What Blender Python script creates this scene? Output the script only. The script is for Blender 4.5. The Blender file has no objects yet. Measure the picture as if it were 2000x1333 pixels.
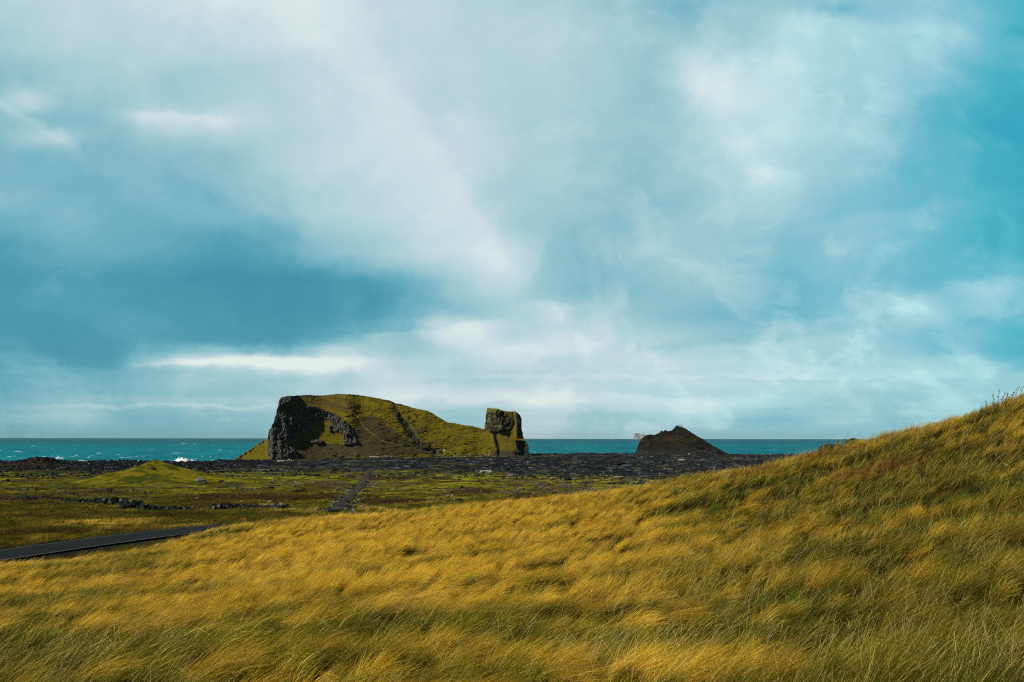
import bpy, math, random
import numpy as np
from mathutils import Vector, Matrix

random.seed(7)
RNG = np.random.default_rng(11)
scene = bpy.context.scene
COL = scene.collection

# ------------------------------------------------------------------ camera
CAMZ = 18.0
FPX = 1944.0
PITCH = math.atan((855.6 - 666.5) / FPX)
ROLL = math.radians(0.085)
cam_data = bpy.data.cameras.new('camera')
cam_data.lens = 35.0
cam_data.sensor_width = 36.0
cam_data.clip_start = 0.1
cam_data.clip_end = 60000.0
cam = bpy.data.objects.new('camera', cam_data)
COL.objects.link(cam)
_f = Vector((0, math.cos(PITCH), math.sin(PITCH)))
_r0 = Vector((1, 0, 0))
_u0 = _r0.cross(_f)
_r = _r0 * math.cos(ROLL) + _u0 * math.sin(ROLL)
_u = _r.cross(_f)
M = Matrix(((_r.x, _u.x, -_f.x, 0), (_r.y, _u.y, -_f.y, 0), (_r.z, _u.z, -_f.z, CAMZ), (0, 0, 0, 1)))
cam.matrix_world = M
scene.camera = cam

# ------------------------------------------------------------------ exposure
scene.view_settings.view_transform = 'Standard'
scene.view_settings.look = 'None'
scene.view_settings.exposure = 0.0
scene.view_settings.gamma = 1.0
scene.cycles.use_denoising = False      # keep the fine grain of the grass
scene.cycles.filter_width = 1.15
scene.cycles.max_bounces = 6

# ------------------------------------------------------------------ sun
SUN_AZ = math.radians(-138)      # from the left
SUN_EL = math.radians(32)
sd = Vector((math.sin(SUN_AZ) * math.cos(SUN_EL), math.cos(SUN_AZ) * math.cos(SUN_EL), math.sin(SUN_EL)))
sun_data = bpy.data.lights.new('sun', 'SUN')
sun_data.energy = 5.0
sun_data.angle = math.radians(0.5)
sun_data.color = (1.0, 0.90, 0.74)
sun = bpy.data.objects.new('sun', sun_data)
sun.rotation_euler = (-sd).to_track_quat('-Z', 'Y').to_euler()
sun.location = (-300, 50, 300)
COL.objects.link(sun)


def lin(c):
    r = []
    for v in c:
        v = v / 255.0
        r.append(v / 12.92 if v <= 0.04045 else ((v + 0.055) / 1.055) ** 2.4)
    return tuple(r)


def ray_ratio(px, py):
    """x/y and z/y of the line of sight through a photograph pixel (2000 x 1333)."""
    a = (np.asarray(px, float) - 1000.0) / FPX
    b = (666.5 - np.asarray(py, float)) / FPX
    dx = _f.x + a * _r.x + b * _u.x
    dy = _f.y + a * _r.y + b * _u.y
    dz = _f.z + a * _r.z + b * _u.z
    return dx / dy, dz / dy


# ------------------------------------------------------------------ world: cloudy sky, by direction
class NT:
    def __init__(s, tree):
        s.t = tree
        s.n = tree.nodes
        s.l = tree.links

    def new(s, typ, **kw):
        n = s.n.new(typ)
        for k, v in kw.items():
            setattr(n, k, v)
        return n

    def put(s, sock, val):
        if val is None:
            return
        if isinstance(val, bpy.types.NodeSocket):
            s.l.new(val, sock)
        else:
            sock.default_value = val

    def math(s, op, a, b=None, c=None, clamp=False):
        n = s.new('ShaderNodeMath', operation=op, use_clamp=clamp)
        s.put(n.inputs[0], a)
        s.put(n.inputs[1], b)
        s.put(n.inputs[2], c)
        return n.outputs[0]

    def vmath(s, op, a, b=None):
        n = s.new('ShaderNodeVectorMath', operation=op)
        s.put(n.inputs[0], a)
        s.put(n.inputs[1], b)
        return n.outputs[0]

    def mix(s, fac, a, b, blend='MIX'):
        n = s.new('ShaderNodeMix', data_type='RGBA', blend_type=blend)
        s.put(n.inputs[0], fac)
        s.put(n.inputs[6], a if isinstance(a, bpy.types.NodeSocket) else (*a, 1.0))
        s.put(n.inputs[7], b if isinstance(b, bpy.types.NodeSocket) else (*b, 1.0))
        return n.outputs[2]

    def fmix(s, fac, a, b):
        n = s.new('ShaderNodeMix', data_type='FLOAT')
        s.put(n.inputs[0], fac)
        s.put(n.inputs[2], a)
        s.put(n.inputs[3], b)
        return n.outputs[0]

    def noise(s, vec, scale, detail=4.0, rough=0.55, dist=0.0, color=False):
        n = s.new('ShaderNodeTexNoise')
        s.put(n.inputs['Vector'], vec)
        n.inputs['Scale'].default_value = scale
        n.inputs['Detail'].default_value = detail
        n.inputs['Roughness'].default_value = rough
        n.inputs['Distortion'].default_value = dist
        return n.outputs[1 if color else 0]

    def step(s, v, lo, hi, a=0.0, b=1.0):
        n = s.new('ShaderNodeMapRange', interpolation_type='SMOOTHSTEP')
        s.put(n.inputs[0], v)
        for i, q in enumerate((lo, hi, a, b)):
            n.inputs[i + 1].default_value = q
        return n.outputs[0]

    def ramp(s, fac, stops, interp='LINEAR'):
        n = s.new('ShaderNodeValToRGB')
        cr = n.color_ramp
        cr.interpolation = interp
        while len(cr.elements) < len(stops):
            cr.elements.new(0.5)
        for e, (p, c) in zip(cr.elements, stops):
            e.position = p
            e.color = (*c, 1.0) if len(c) == 3 else c
        s.put(n.inputs[0], fac)
        return n.outputs[0]


world = bpy.data.worlds.new('World')
scene.world = world
world.use_nodes = True
w = NT(world.node_tree)
w.n.clear()
tc = w.new('ShaderNodeTexCoord').outputs['Generated']
nrm = w.vmath('NORMALIZE', tc)
sep = w.new('ShaderNodeSeparateXYZ')
w.l.new(nrm, sep.inputs[0])
X, Y, Z = sep.outputs
az = w.math('ARCTAN2', X, Y)
hor = w.math('SQRT', w.math('ADD', w.math('MULTIPLY', X, X), w.math('MULTIPLY', Y, Y)))
cosc = w.math('COSINE', w.math('MINIMUM', w.math('MAXIMUM', az, -0.55), 0.55))
vraw = w.math('DIVIDE', Z, w.math('MULTIPLY', w.math('MAXIMUM', hor, 0.05), cosc))
vpos = w.math('MAXIMUM', vraw, 0.0)
# domain warp: billows large overhead, flat towards the horizon
comb = w.new('ShaderNodeCombineXYZ')
w.put(comb.inputs[0], az)
w.put(comb.inputs[1], w.math('MULTIPLY', w.math('POWER', vpos, 0.93), 1.05))
w.put(comb.inputs[2], 0.37)
cv = comb.outputs[0]
wn1 = w.new('ShaderNodeSeparateColor')
w.l.new(w.noise(cv, 6.0, 4.0, 0.6, 0.0, True), wn1.inputs[0])
wn2 = w.new('ShaderNodeSeparateColor')
w.l.new(w.noise(cv, 22.0, 5.0, 0.62, 0.0, True), wn2.inputs[0])
amp = w.math('ADD', w.math('MULTIPLY', w.math('MINIMUM', vpos, 0.35), 0.9), 0.05)


def ctr(sock, k):
    return w.math('MULTIPLY', w.math('SUBTRACT', sock, 0.5), k)


du = w.math('ADD', ctr(wn1.outputs[0], 0.17), ctr(wn2.outputs[0], 0.08))
dv = w.math('ADD', ctr(wn1.outputs[1], 0.15), ctr(wn2.outputs[1], 0.08))
uu = w.math('ADD', az, w.math('MULTIPLY', du, w.math('ADD', amp, 0.25)))
vv = w.math('ADD', vpos, w.math('MULTIPLY', dv, amp))
upos = w.math('PINGPONG', w.math('ADD', uu, 0.5), 1.0)

ROWS_Y = [-60, 0, 80, 160, 240, 320, 400, 480, 560, 610, 650, 685, 708, 740, 765, 785, 815, 850]
GRID = {
    -60: [60, 66, 74, 86, 95, 92, 80, 74, 66, 58, 52, 44, 55, 45, 45, 32, 12],
    0: [76, 78, 82, 90, 97, 95, 80, 74, 67, 60, 54, 46, 62, 54, 56, 46, 18],
    80: [66, 76, 77, 80, 86, 94, 80, 75, 71, 66, 60, 54, 74, 68, 60, 46, 28],
    160: [42, 58, 62, 64, 72, 80, 83, 78, 73, 68, 60, 68, 82, 72, 60, 32, 20],
    240: [40, 42, 50, 70, 74, 77, 82, 78, 73, 67, 59, 66, 80, 70, 58, 28, 12],
    320: [34, 40, 42, 46, 60, 72, 79, 76, 70, 63, 52, 66, 68, 62, 46, 28, 16],
    400: [42, 42, 36, 36, 48, 66, 75, 75, 62, 56, 50, 60, 66, 54, 44, 34, 22],
    480: [22, 30, 30, 24, 28, 46, 64, 74, 62, 46, 52, 58, 50, 46, 42, 28, 16],
    560: [14, 16, 16, 10, 8, 8, 20, 44, 58, 44, 50, 50, 40, 42, 36, 34, 42],
    610: [10, 12, 10, 5, 4, 8, 18, 36, 58, 60, 58, 46, 38, 48, 48, 42, 44],
    650: [6, 8, 10, 8, 6, 18, 36, 66, 74, 70, 70, 60, 52, 58, 46, 46, 34],
    685: [10, 10, 14, 26, 20, 44, 50, 52, 78, 78, 66, 62, 66, 64, 58, 44, 30],
    708: [16, 14, 18, 56, 70, 74, 62, 60, 66, 68, 76, 74, 70, 70, 68, 62, 42],
    740: [26, 26, 30, 50, 56, 60, 64, 66, 68, 74, 76, 78, 76, 78, 74, 76, 66],
    765: [26, 32, 36, 48, 54, 60, 70, 78, 80, 78, 76, 74, 74, 70, 68, 70, 66],
    785: [30, 38, 44, 54, 60, 66, 74, 82, 80, 78, 78, 78, 74, 66, 60, 62, 58],
    815: [30, 40, 40, 44, 50, 54, 58, 62, 62, 60, 64, 64, 56, 66, 60, 54, 52],
    850: [34, 36, 40, 44, 48, 52, 58, 62, 64, 64, 62, 62, 60, 58, 58, 56, 52],
}
NCOL = 17
svals = [float(ray_ratio(1000, y)[1]) for y in ROWS_Y]
rampsock = []
for y in ROWS_Y:
    st = []
    for i in range(NCOL):
        px = i * 125.0
        u = math.atan(float(ray_ratio(px, y)[0]))
        L = GRID[y][i] / 100.0
        st.append((u + 0.5, (L, L, L)))
    rampsock.append(w.ramp(upos, st, 'CARDINAL'))
L = rampsock[0]
for k in range(1, len(ROWS_Y)):
    fac = w.step(vv, svals[k], svals[k - 1], 1.0, 0.0)
    L = w.mix(fac, L, rampsock[k])


def blob(px, py, rx, ry, ampl, Lin, sharp=1.0, src=None):
    """a wisp of cloud with a soft rim, at a direction in the sky"""
    a0, s0 = ray_ratio(px, py)
    u0 = math.atan(float(a0))
    U, V = src if src else (uu, vv)
    a = w.math('DIVIDE', w.math('SUBTRACT', U, u0), rx / FPX)
    b = w.math('DIVIDE', w.math('SUBTRACT', V, float(s0)), ry / FPX)
    r2 = w.math('ADD', w.math('MULTIPLY', a, a), w.math('MULTIPLY', b, b))
    g = w.math('EXPONENT', w.math('MULTIPLY', r2, -sharp))
    return w.math('ADD', Lin, w.math('MULTIPLY', g, ampl))


Lf = w.math('ADD', L, 0.0)
fine_src = (w.math('ADD', az, ctr(wn2.outputs[0], 0.05)), w.math('ADD', vpos, ctr(wn2.outputs[2], 0.022)))
for (bx, by, rx, ry, am) in [
    (480, 708, 150, 11, .34), (590, 712, 90, 15, .34), (420, 690, 70, 16, .16), (660, 690, 50, 22, .22),
    (350, 712, 70, 6, .25), (300, 228, 55, 22, .16), (420, 232, 60, 20, .12), (60, 200, 40, 24, .22), (110, 270, 60, 20, .18),
    (1350, 120, 60, 45, .18), (1400, 185, 60, 60, .16), (1500, 330, 50, 40, .12), (1640, 18, 40, 14, -.14),
    (1990, 62, 30, 16, -.15), (930, 640, 60, 22, .14), (860, 622, 70, 14, .12), (1080, 612, 26, 22, .16), (960, 690, 90, 22, .10),
    (800, 655, 45, 22, -.14), (1010, 650, 60, 14, -.10), (1770, 590, 40, 28, .20), (1690, 560, 22, 18, .12),
    (960, 520, 60, 60, .12), (1000, 500, 40, 50, .06), (450, 590, 150, 34, -.06), (640, 575, 200, 26, -.05),
    (380, 640, 60, 18, .06), (150, 792, 110, 4, .12), (420, 795, 160, 4, .16), (110, 812, 70, 12, .10),
    (1000, 782, 260, 9, .10), (860, 790, 70, 12, -.14), (1230, 735, 330, 5, .08), (1780, 765, 50, 14, -.08),
    (1840, 750, 40, 12, -.10), (1560, 742, 260, 2.5, -.07), (1650, 822, 60, 9, .08), (1740, 820, 60, 14, -.08),
    (1330, 800, 150, 8, .06), (1480, 825, 100, 8, -.07), (1960, 660, 90, 40, -.12), (1900, 560, 90, 30, .08)]:
    Lf = blob(bx, by, rx, ry, am, Lf, 1.0, fine_src)


def cloud_edge(x1, y1, x2, y2, ampl, decay, Lin, soft=9.0, side=1.0):
    """a cloud whose lit rim follows the line p1-p2: crisp on one side, fading away on the other"""
    a1, s1 = ray_ratio(x1, y1)
    a2, s2 = ray_ratio(x2, y2)
    ux, uy, vx, vy = math.atan(float(a1)), float(s1), math.atan(float(a2)), float(s2)
    tx_, ty_ = vx - ux, vy - uy
    ln = math.hypot(tx_, ty_)
    tx_, ty_ = tx_ / ln, ty_ / ln
    nx_, ny_ = -ty_ * side, tx_ * side
    U, V = edge_src
    pu = w.math('SUBTRACT', U, (ux + vx) / 2)
    pv = w.math('SUBTRACT', V, (uy + vy) / 2)
    al = w.math('ADD', w.math('MULTIPLY', pu, tx_ / ln), w.math('MULTIPLY', pv, ty_ / ln))
    ac = w.math('ADD', w.math('MULTIPLY', pu, nx_), w.math('MULTIPLY', pv, ny_))
    m1 = w.step(ac, -soft / FPX, soft / FPX)
    m2 = w.math('EXPONENT', w.math('DIVIDE', w.math('MAXIMUM', ac, 0.0), -decay / FPX))
    q = w.math('MULTIPLY', al, al)
    m3 = w.math('EXPONENT', w.math('MULTIPLY', w.math('MULTIPLY', q, q), -14.0))
    g = w.math('MULTIPLY', w.math('MULTIPLY', m1, m2), m3)
    return w.math('ADD', Lin, w.math('MULTIPLY', g, ampl))


edge_src = (w.math('ADD', az, w.math('ADD', ctr(wn1.outputs[0], 0.05), ctr(wn2.outputs[0], 0.035))),
            w.math('ADD', vpos, w.math('ADD', ctr(wn1.outputs[1], 0.03), ctr(wn2.outputs[2], 0.022))))
for args in [(780, 170, 1030, 560, .13, 150, 24, -1), (1300, 80, 1440, 330, .12, 110, 45, 1), (690, 650, 975, 622, .20, 50, 7, -1),
             (1010, 640, 1260, 690, .12, 60, 9, -1), (1230, 690, 1720, 650, .13, 45, 8, -1), (1000, 590, 1120, 600, .12, 35, 8, -1),
             (1690, 560, 1840, 600, .14, 40, 9, -1), (220, 205, 480, 240, .16, 35, 9, -1), (0, 175, 150, 290, .20, 35, 10, -1),
             (1450, 320, 1560, 330, .12, 60, 8, -1), (1500, 20, 1900, 60, .12, 80, 16, -1), (1900, 560, 2040, 520, .16, 90, 12, -1),
             (340, 690, 690, 668, .12, 30, 10, -1), (770, 762, 1500, 775, .08, 30, 5, -1),
             (820, 800, 1000, 786, -.08, 50, 5, -1), (0, 690, 330, 735, .08, 60, 12, -1), (1560, 440, 1900, 380, .10, 90, 16, -1), (230, 300, 560, 470, -.08, 120, 25, 1)]:
    am_, de_, so_, si_ = args[4:]
    Lf = cloud_edge(*args[:4], am_, de_, Lf, so_, si_)
# fine cloud texture
wcv = w.vmath('ADD', cv, w.vmath('SCALE', w.noise(cv, 5.0, 3.0, 0.5, 0.0, True)))
wcv.node.inputs[1].links[0].from_node.inputs['Scale'].default_value = 0.16
tex1 = w.noise(wcv, 8.0, 9.0, 0.60, 0.0)
puff = w.noise(wcv, 15.0, 8.0, 0.58, 0.0)
puffreg = w.math('ADD', w.math('MULTIPLY', w.step(az, -0.1, 0.3), 0.7), w.math('MULTIPLY', w.step(vraw, 0.05, 0.26, 0.75, 0.25), 1.0))
Lf = w.math('ADD', Lf, w.math('MULTIPLY', w.math('SUBTRACT', w.step(puff, 0.46, 0.64), 0.4), w.math('MULTIPLY', puffreg, 0.13)))
comb2 = w.new('ShaderNodeCombineXYZ')
w.put(comb2.inputs[0], w.math('MULTIPLY', az, 0.6))
w.put(comb2.inputs[1], w.math('MULTIPLY', w.math('POWER', vpos, 0.55), 2.6))
w.put(comb2.inputs[2], 1.7)
tex2 = w.noise(comb2.outputs[0], 20.0, 6.0, 0.6, 0.2)
Lf = w.math('ADD', w.math('MAXIMUM', Lf, 0.09), ctr(tex1, 0.34))
Lf = w.math('ADD', Lf, w.math('MULTIPLY', ctr(tex2, 0.20), w.step(vraw, 0.04, 0.13, 1.0, 0.0)))
Lf = w.math('ADD', w.math('MULTIPLY', w.math('SUBTRACT', Lf, 0.5), 1.0), 0.492)
warm = w.ramp(Lf, [(0.0, lin((46, 140, 164))), (0.18, lin((74, 158, 178))), (0.38, lin((122, 184, 198))), (0.60, lin((168, 206, 214))),
                   (0.80, lin((200, 221, 228))), (1.0, lin((228, 240, 236)))], 'LINEAR')
cyan = w.ramp(Lf, [(0.0, lin((34, 166, 194))), (0.2, lin((68, 184, 205))), (0.4, lin((104, 190, 210))), (0.60, lin((146, 208, 220))),
                   (0.80, lin((168, 232, 238))), (1.0, lin((200, 240, 240)))], 'LINEAR')
sc = w.math('MULTIPLY', w.step(az, 0.08, 0.5), 1.0)
sc2 = w.math('MULTIPLY', w.step(az, 0.0, 0.3), w.step(vraw, 0.02, 0.095, 0.75, 0.0))
scf = w.math('MAXIMUM', sc, sc2)
cl = w.mix(w.math('MULTIPLY', scf, 0.8), warm, cyan)
sky = w.new('ShaderNodeTexSky', sky_type='NISHITA', sun_disc=False)
sky.sun_elevation = SUN_EL
sky.sun_rotation = SUN_AZ
sky.altitude = 0
skc = w.vmath('SCALE', sky.outputs[0])
skc.node.inputs['Scale'].default_value = 0.1
allc = w.mix(0.93, skc, cl)
# sky dimmed out of view, overhead and behind the viewer, to weaken the fill light
dim = w.math('MULTIPLY', w.step(vraw, 0.46, 0.95, 1.0, 0.16), w.step(w.math('ABSOLUTE', az), 0.60, 1.1, 1.0, 0.32))
allc = w.vmath('SCALE', allc)
w.put(allc.node.inputs['Scale'], dim)
bg = w.new('ShaderNodeBackground')
w.l.new(allc, bg.inputs['Color'])
bg.inputs['Strength'].default_value = 1.0
out = w.new('ShaderNodeOutputWorld')
w.l.new(bg.outputs[0], out.inputs[0])


# ------------------------------------------------------------------ numpy noise
_perm = RNG.permutation(256)
_perm = np.concatenate([_perm, _perm, _perm]).astype(np.int64)
_grad = RNG.normal(size=(256, 3))
_grad /= np.linalg.norm(_grad, axis=1)[:, None]


def perlin(x, y, z=0.0):
    x, y, z = np.broadcast_arrays(np.asarray(x, float), np.asarray(y, float), np.asarray(z, float))
    xi, yi, zi = np.floor(x), np.floor(y), np.floor(z)
    xf, yf, zf = x - xi, y - yi, z - zi
    xi, yi, zi = xi.astype(np.int64) & 255, yi.astype(np.int64) & 255, zi.astype(np.int64) & 255
    u, v, q = [t * t * t * (t * (t * 6 - 15) + 10) for t in (xf, yf, zf)]
    flat = not np.any(zf)

    def g(i, j, k):
        h = _perm[_perm[_perm[(xi + i) & 255] + ((yi + j) & 255)] + ((zi + k) & 255)]
        gr = _grad[h]
        return gr[..., 0] * (xf - i) + gr[..., 1] * (yf - j) + gr[..., 2] * (zf - k)

    def lay(k):
        a = g(0, 0, k)
        a = a + u * (g(1, 0, k) - a)
        b = g(0, 1, k)
        b = b + u * (g(1, 1, k) - b)
        return a + v * (b - a)
    a = lay(0)
    if flat:
        return a * 1.5
    return (a + q * (lay(1) - a)) * 1.5


def fbm(x, y, z=0.0, octv=4, gain=0.5):
    s, a, f, n = 0.0, 1.0, 1.0, 0.0
    for k in range(octv):
        s = s + a * perlin(np.asarray(x) * f + 17.3 * k, np.asarray(y) * f - 9.1 * k, np.asarray(z) * f)
        n += a
        a *= gain
        f *= 2.03
    return s / n


def ridged(x, y, z=0.0, octv=3):
    s, a, f, n = 0.0, 1.0, 1.0, 0.0
    for k in range(octv):
        s = s + a * (1 - 2 * np.abs(perlin(np.asarray(x) * f + 5.3 * k, np.asarray(y) * f + 3.1 * k, np.asarray(z) * f)))
        n += a
        a *= 0.5
        f *= 2.1
    return s / n


def sm(v, a, b):
    t = np.clip((np.asarray(v, float) - a) / (b - a), 0, 1)
    return t * t * (3 - 2 * t)


def lerp(a, b, t):
    return a + (b - a) * t


def dist_poly(x, y, pts):
    """distance to a polyline and the parameter 0..n along it"""
    best = np.full(np.shape(x), 1e9)
    par = np.zeros(np.shape(x))
    for k in range(len(pts) - 1):
        ax, ay = pts[k][:2]
        bx, by = pts[k + 1][:2]
        dx, dy = bx - ax, by - ay
        t = np.clip(((x - ax) * dx + (y - ay) * dy) / (dx * dx + dy * dy), 0, 1)
        d = np.hypot(x - ax - t * dx, y - ay - t * dy)
        m = d < best
        best = np.where(m, d, best)
        par = np.where(m, k + t, par)
    return best, par


# ------------------------------------------------------------------ terrain shape
CREST = [(-900, 1150, 44), (-600, 1130, 46), (-300, 1124, 50), (-120, 1120, 53), (0, 1114, 56), (100, 1110, 58), (200, 1099, 61), (300, 1073, 65), (390, 1050, 68),
         (470, 1036, 70), (600, 1025, 72), (800, 1013, 72), (950, 1003, 70), (1080, 994, 68), (1250, 975, 64), (1350, 954, 62), (1450, 932, 60),
         (1600, 898, 57), (1700, 870, 55), (1850, 834, 53), (2000, 781, 52), (2150, 722, 52), (2400, 640, 52)]
_cr = []
for (px, py, d) in CREST:
    a, s = ray_ratio(px, py)
    _cr.append((float(a), d, CAMZ + float(s) * d))
_cr = np.array(_cr)


def crest_d(x, y):
    a = x / np.maximum(y, 4.0)
    return np.interp(a, _cr[:, 0], _cr[:, 1])


SHORE = [(-700, 500), (300, 505), (400, 512), (470, 560), (540, 640), (640, 760), (1000, 800), (1300, 800), (2600, 800)]
_sh = np.array([(float(ray_ratio(p, 900)[0]), d) for p, d in SHORE])


def shore_d(x, y):
    return np.interp(x / np.maximum(y, 4.0), _sh[:, 0], _sh[:, 1])


def base_plain(y):
    return np.interp(y, [0, 60, 100, 140, 187, 250, 330, 500, 700, 1000], [8.2, 7.9, 7.7, 7.3, 6.4, 5.4, 4.8, 4.7, 4.9, 4.9])


# scattered controls for the near slope: thin plate spline
_P = []
for (a, d, z) in _cr:
    _P.append((a * d, d, z))
    e = d + 9
    _P.append((a * e, e, z - (1.6 if a < 0 else 2.2)))
    e = d + 26
    _P.append((a * e, e, max(7.0, z - 8) if a < .2 else z - 8))
    e = d + 45
    _P.append((a * e, e, max(6.8, z - 14)))
for (px, py, d) in [(1000, 1333, 13), (500, 1333, 13.5), (0, 1333, 14), (1500, 1333, 12.5), (2000, 1333, 12),
                    (1000, 1150, 27), (500, 1180, 27), (0, 1210, 28), (1500, 1110, 26), (2000, 1080, 24),
                    (1250, 1040, 40), (1650, 980, 38), (2000, 905, 37), (700, 1075, 45), (250, 1130, 42),
                    (-400, 1230, 28), (2400, 980, 26), (-400, 1333, 14), (2400, 1300, 12)]:
    a, s = ray_ratio(px, py)
    _P.append((float(a) * d, d, CAMZ + float(s) * d))
_P += [(0, 0, 16.4), (-12, 0, 15.9), (12, 0, 17.2), (0, -20, 17.2), (-30, -10, 15.5), (35, -5, 20)]
_P = np.array(_P)


def _tps(r2):
    return np.where(r2 > 1e-9, 0.5 * r2 * np.log(np.maximum(r2, 1e-9)), 0.0)


_n = len(_P)
_A = np.zeros((_n + 3, _n + 3))
_d2 = (_P[:, None, 0] - _P[None, :, 0]) ** 2 + (_P[:, None, 1] - _P[None, :, 1]) ** 2
_A[:_n, :_n] = _tps(_d2) + np.eye(_n) * 3.0
_A[:_n, _n] = 1
_A[:_n, _n + 1:] = _P[:, :2]
_A[_n, :_n] = 1
_A[_n + 1:, :_n] = _P[:, :2].T
_W = np.linalg.solve(_A, np.concatenate([_P[:, 2], np.zeros(3)]))


def hill_z(x, y):
    x = np.asarray(x, float)
    y = np.asarray(y, float)
    out = _W[_n] + _W[_n + 1] * x + _W[_n + 2] * y
    for k in range(_n):
        out = out + _W[k] * _tps((x - _P[k, 0]) ** 2 + (y - _P[k, 1]) ** 2)
    return out


ROAD = []
for (px, py, d) in [(-700, 1100, 62), (-300, 1092, 74), (0, 1084, 88), (150, 1066, 97), (300, 1048, 107), (460, 1031, 118), (560, 1016, 129), (640, 1006, 138), (740, 1000, 146), (900, 996, 152), (1200, 990, 156), (1600, 985, 160)]:
    a, s = ray_ratio(px, py)
    ROAD.append((float(a) * d, d))


def road_z(y):
    return np.interp(y, [95, 119, 129, 150], [7.75, 7.75, 6.95, 6.95])


def smooth_poly(pts, n=8):
    p = np.array(pts, float)
    p = np.vstack([2 * p[0] - p[1], p, 2 * p[-1] - p[-2]])
    o = []
    for i in range(1, len(p) - 2):
        for t in np.arange(n) / n:
            a, b, c, d = p[i - 1], p[i], p[i + 1], p[i + 2]
            o.append(0.5 * ((2 * b) + (-a + c) * t + (2 * a - 5 * b + 4 * c - d) * t * t + (-a + 3 * b - 3 * c + d) * t ** 3))
    o.append(p[-2])
    return np.array(o)


ROAD_S = smooth_poly(ROAD, 5)


def bump2(x, y, cx, cy, rx, ry, p=1.0):
    r = np.sqrt(((x - cx) / rx) ** 2 + ((y - cy) / ry) ** 2)
    return np.exp(-(r ** 2) * p)


def px_x(px, d):
    return float(ray_ratio(px, 900)[0]) * d


def hollows(x, y):
    """wind-parted hollows in the sward, 0..1"""
    n = fbm(x / 2.6 + 3.1, y / 1.5 + 8.8, 0.0, 3)
    return sm(n, 0.10, 0.24)


def hummock(x, y):
    n = fbm(x / 2.6, y / 1.5, 0.0, 3)
    return n


def terrain(x, y, detail=True):
    x = np.asarray(x, float)
    y = np.asarray(y, float)
    dc = crest_d(x, y)
    z = base_plain(y)
    # swells of the plain
    z = z + 0.5 * fbm(x / 45.0, y / 38.0 + 4, 0.0, 2) * sm(y, 110, 180)
    lava = sm(y, 290, 380)
    if detail:
        lr = fbm(x / 24.0 + 2, y / 18.0, 0.0, 2)
        z = z + sm(y, 200, 330) * (1.0 * fbm(x / 60.0 + 3, y / 26.0 + 9, 0.0, 2))
        z = z + lava * (1.1 * ridged(x / 11.0, y / 9.0, 0.0, 3) * sm(lr, -0.35, 0.3) + 0.3 * perlin(x / 2.2, y / 2.2))
        mid = sm(y, 120, 200) * (1 - lava)
        z = z + mid * (0.6 * fbm(x / 6.0, y / 5.0 + 31, 0.0, 3) + 0.18 * perlin(x / 1.4, y / 1.4))
    # long dark bank of rubble in front of the sea at left
    # grassy knoll and brown mound
    cx = px_x(306, 292)
    k = bump2(x, y, cx, 292, 13 + 5 * (x > cx), 17) * 3.4 + np.exp(-np.abs(x - cx) / (5.5 + 2.5 * (x > cx))) * np.exp(-((y - 290) / 9.0) ** 2) * 3.0
    k = k + bump2(x, y, px_x(240, 280), 276, 14, 10) * 1.4
    z = z + k * (1 + 0.10 * fbm(x / 5.0, y / 5.0, 0.0, 2))
    cx = px_x(82, 440)
    z = z + bump2(x, y, cx, 440, 6.0 + 9 * (x < cx), 16) * 4.2
    z = z - bump2(x, y, px_x(560, 605), 605, 42, 50) * 2.0
    z = z + bump2(x, y, px_x(535, 112), 112, 4.5, 6) * 1.5 + bump2(x, y, px_x(940, 126), 126, 13, 8) * 1.6
    # low ridges of lava near the right shore
    z = z + bump2(x, y, px_x(1150, 770), 770, 36, 14) * 1.1 + bump2(x, y, px_x(1190, 760), 760, 10, 9) * 0.6
    # shore: falls away to the sea
    s = shore_d(x, y)
    berm = np.exp(-((y - s) / 14.0) ** 2) * 0.9 * sm(-x / np.maximum(y, 1), 0.2, 0.26)
    z = z + berm
    fall = np.clip((y - s) / 45.0, 0, 3)
    z = z - 6.5 * fall ** 1.1
    z = np.maximum(z, -5.0)
    # near hill
    wgt = 1 - sm(y, dc + 14, dc + 34)
    near = wgt > 0
    h = np.array(z, float)
    if np.any(near):
        hx, hy = x[near], y[near]
        hh = hill_z(hx, hy)
        if detail:
            hh = hh + 0.22 * hummock(hx, hy) - 0.42 * hollows(hx, hy) + 0.25 * fbm(hx / 9.0, hy / 7.0, 0.0, 2)
        h[near] = hh
    z = lerp(z, h, wgt)
    # road bed
    rm = (y > 50) & (y < 175)
    if np.any(rm):
        dd, _p = dist_poly(x[rm], y[rm], ROAD_S)
        t = 1 - sm(dd, 4.6, 8.5)
        zz = z[rm]
        z[rm] = lerp(zz, road_z(y[rm]) - 0.12 - 0.10 * sm(dd, 3.2, 5.0), t)
    return z


def hit(px, py, lo=8.0, hi=790.0):
    """where a line of sight meets the ground"""
    a, s = ray_ratio(px, py)
    d = np.exp(np.linspace(math.log(lo), math.log(hi), 1500))
    z = terrain(float(a) * d, d, False)
    under = (CAMZ + float(s) * d) < z
    k = int(np.argmax(under)) if under.any() else len(d) - 1
    return float(a) * d[k], d[k], float(z[k])


def ground(x, y):
    return float(terrain(np.array([x]), np.array([y]))[0])


# ------------------------------------------------------------------ mesh helpers
def tag(o, label=None, cat=None, group=None, kind=None):
    if label:
        o['label'] = label
    if cat:
        o['category'] = cat
    if group:
        o['group'] = group
    if kind:
        o['kind'] = kind
    return o


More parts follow.
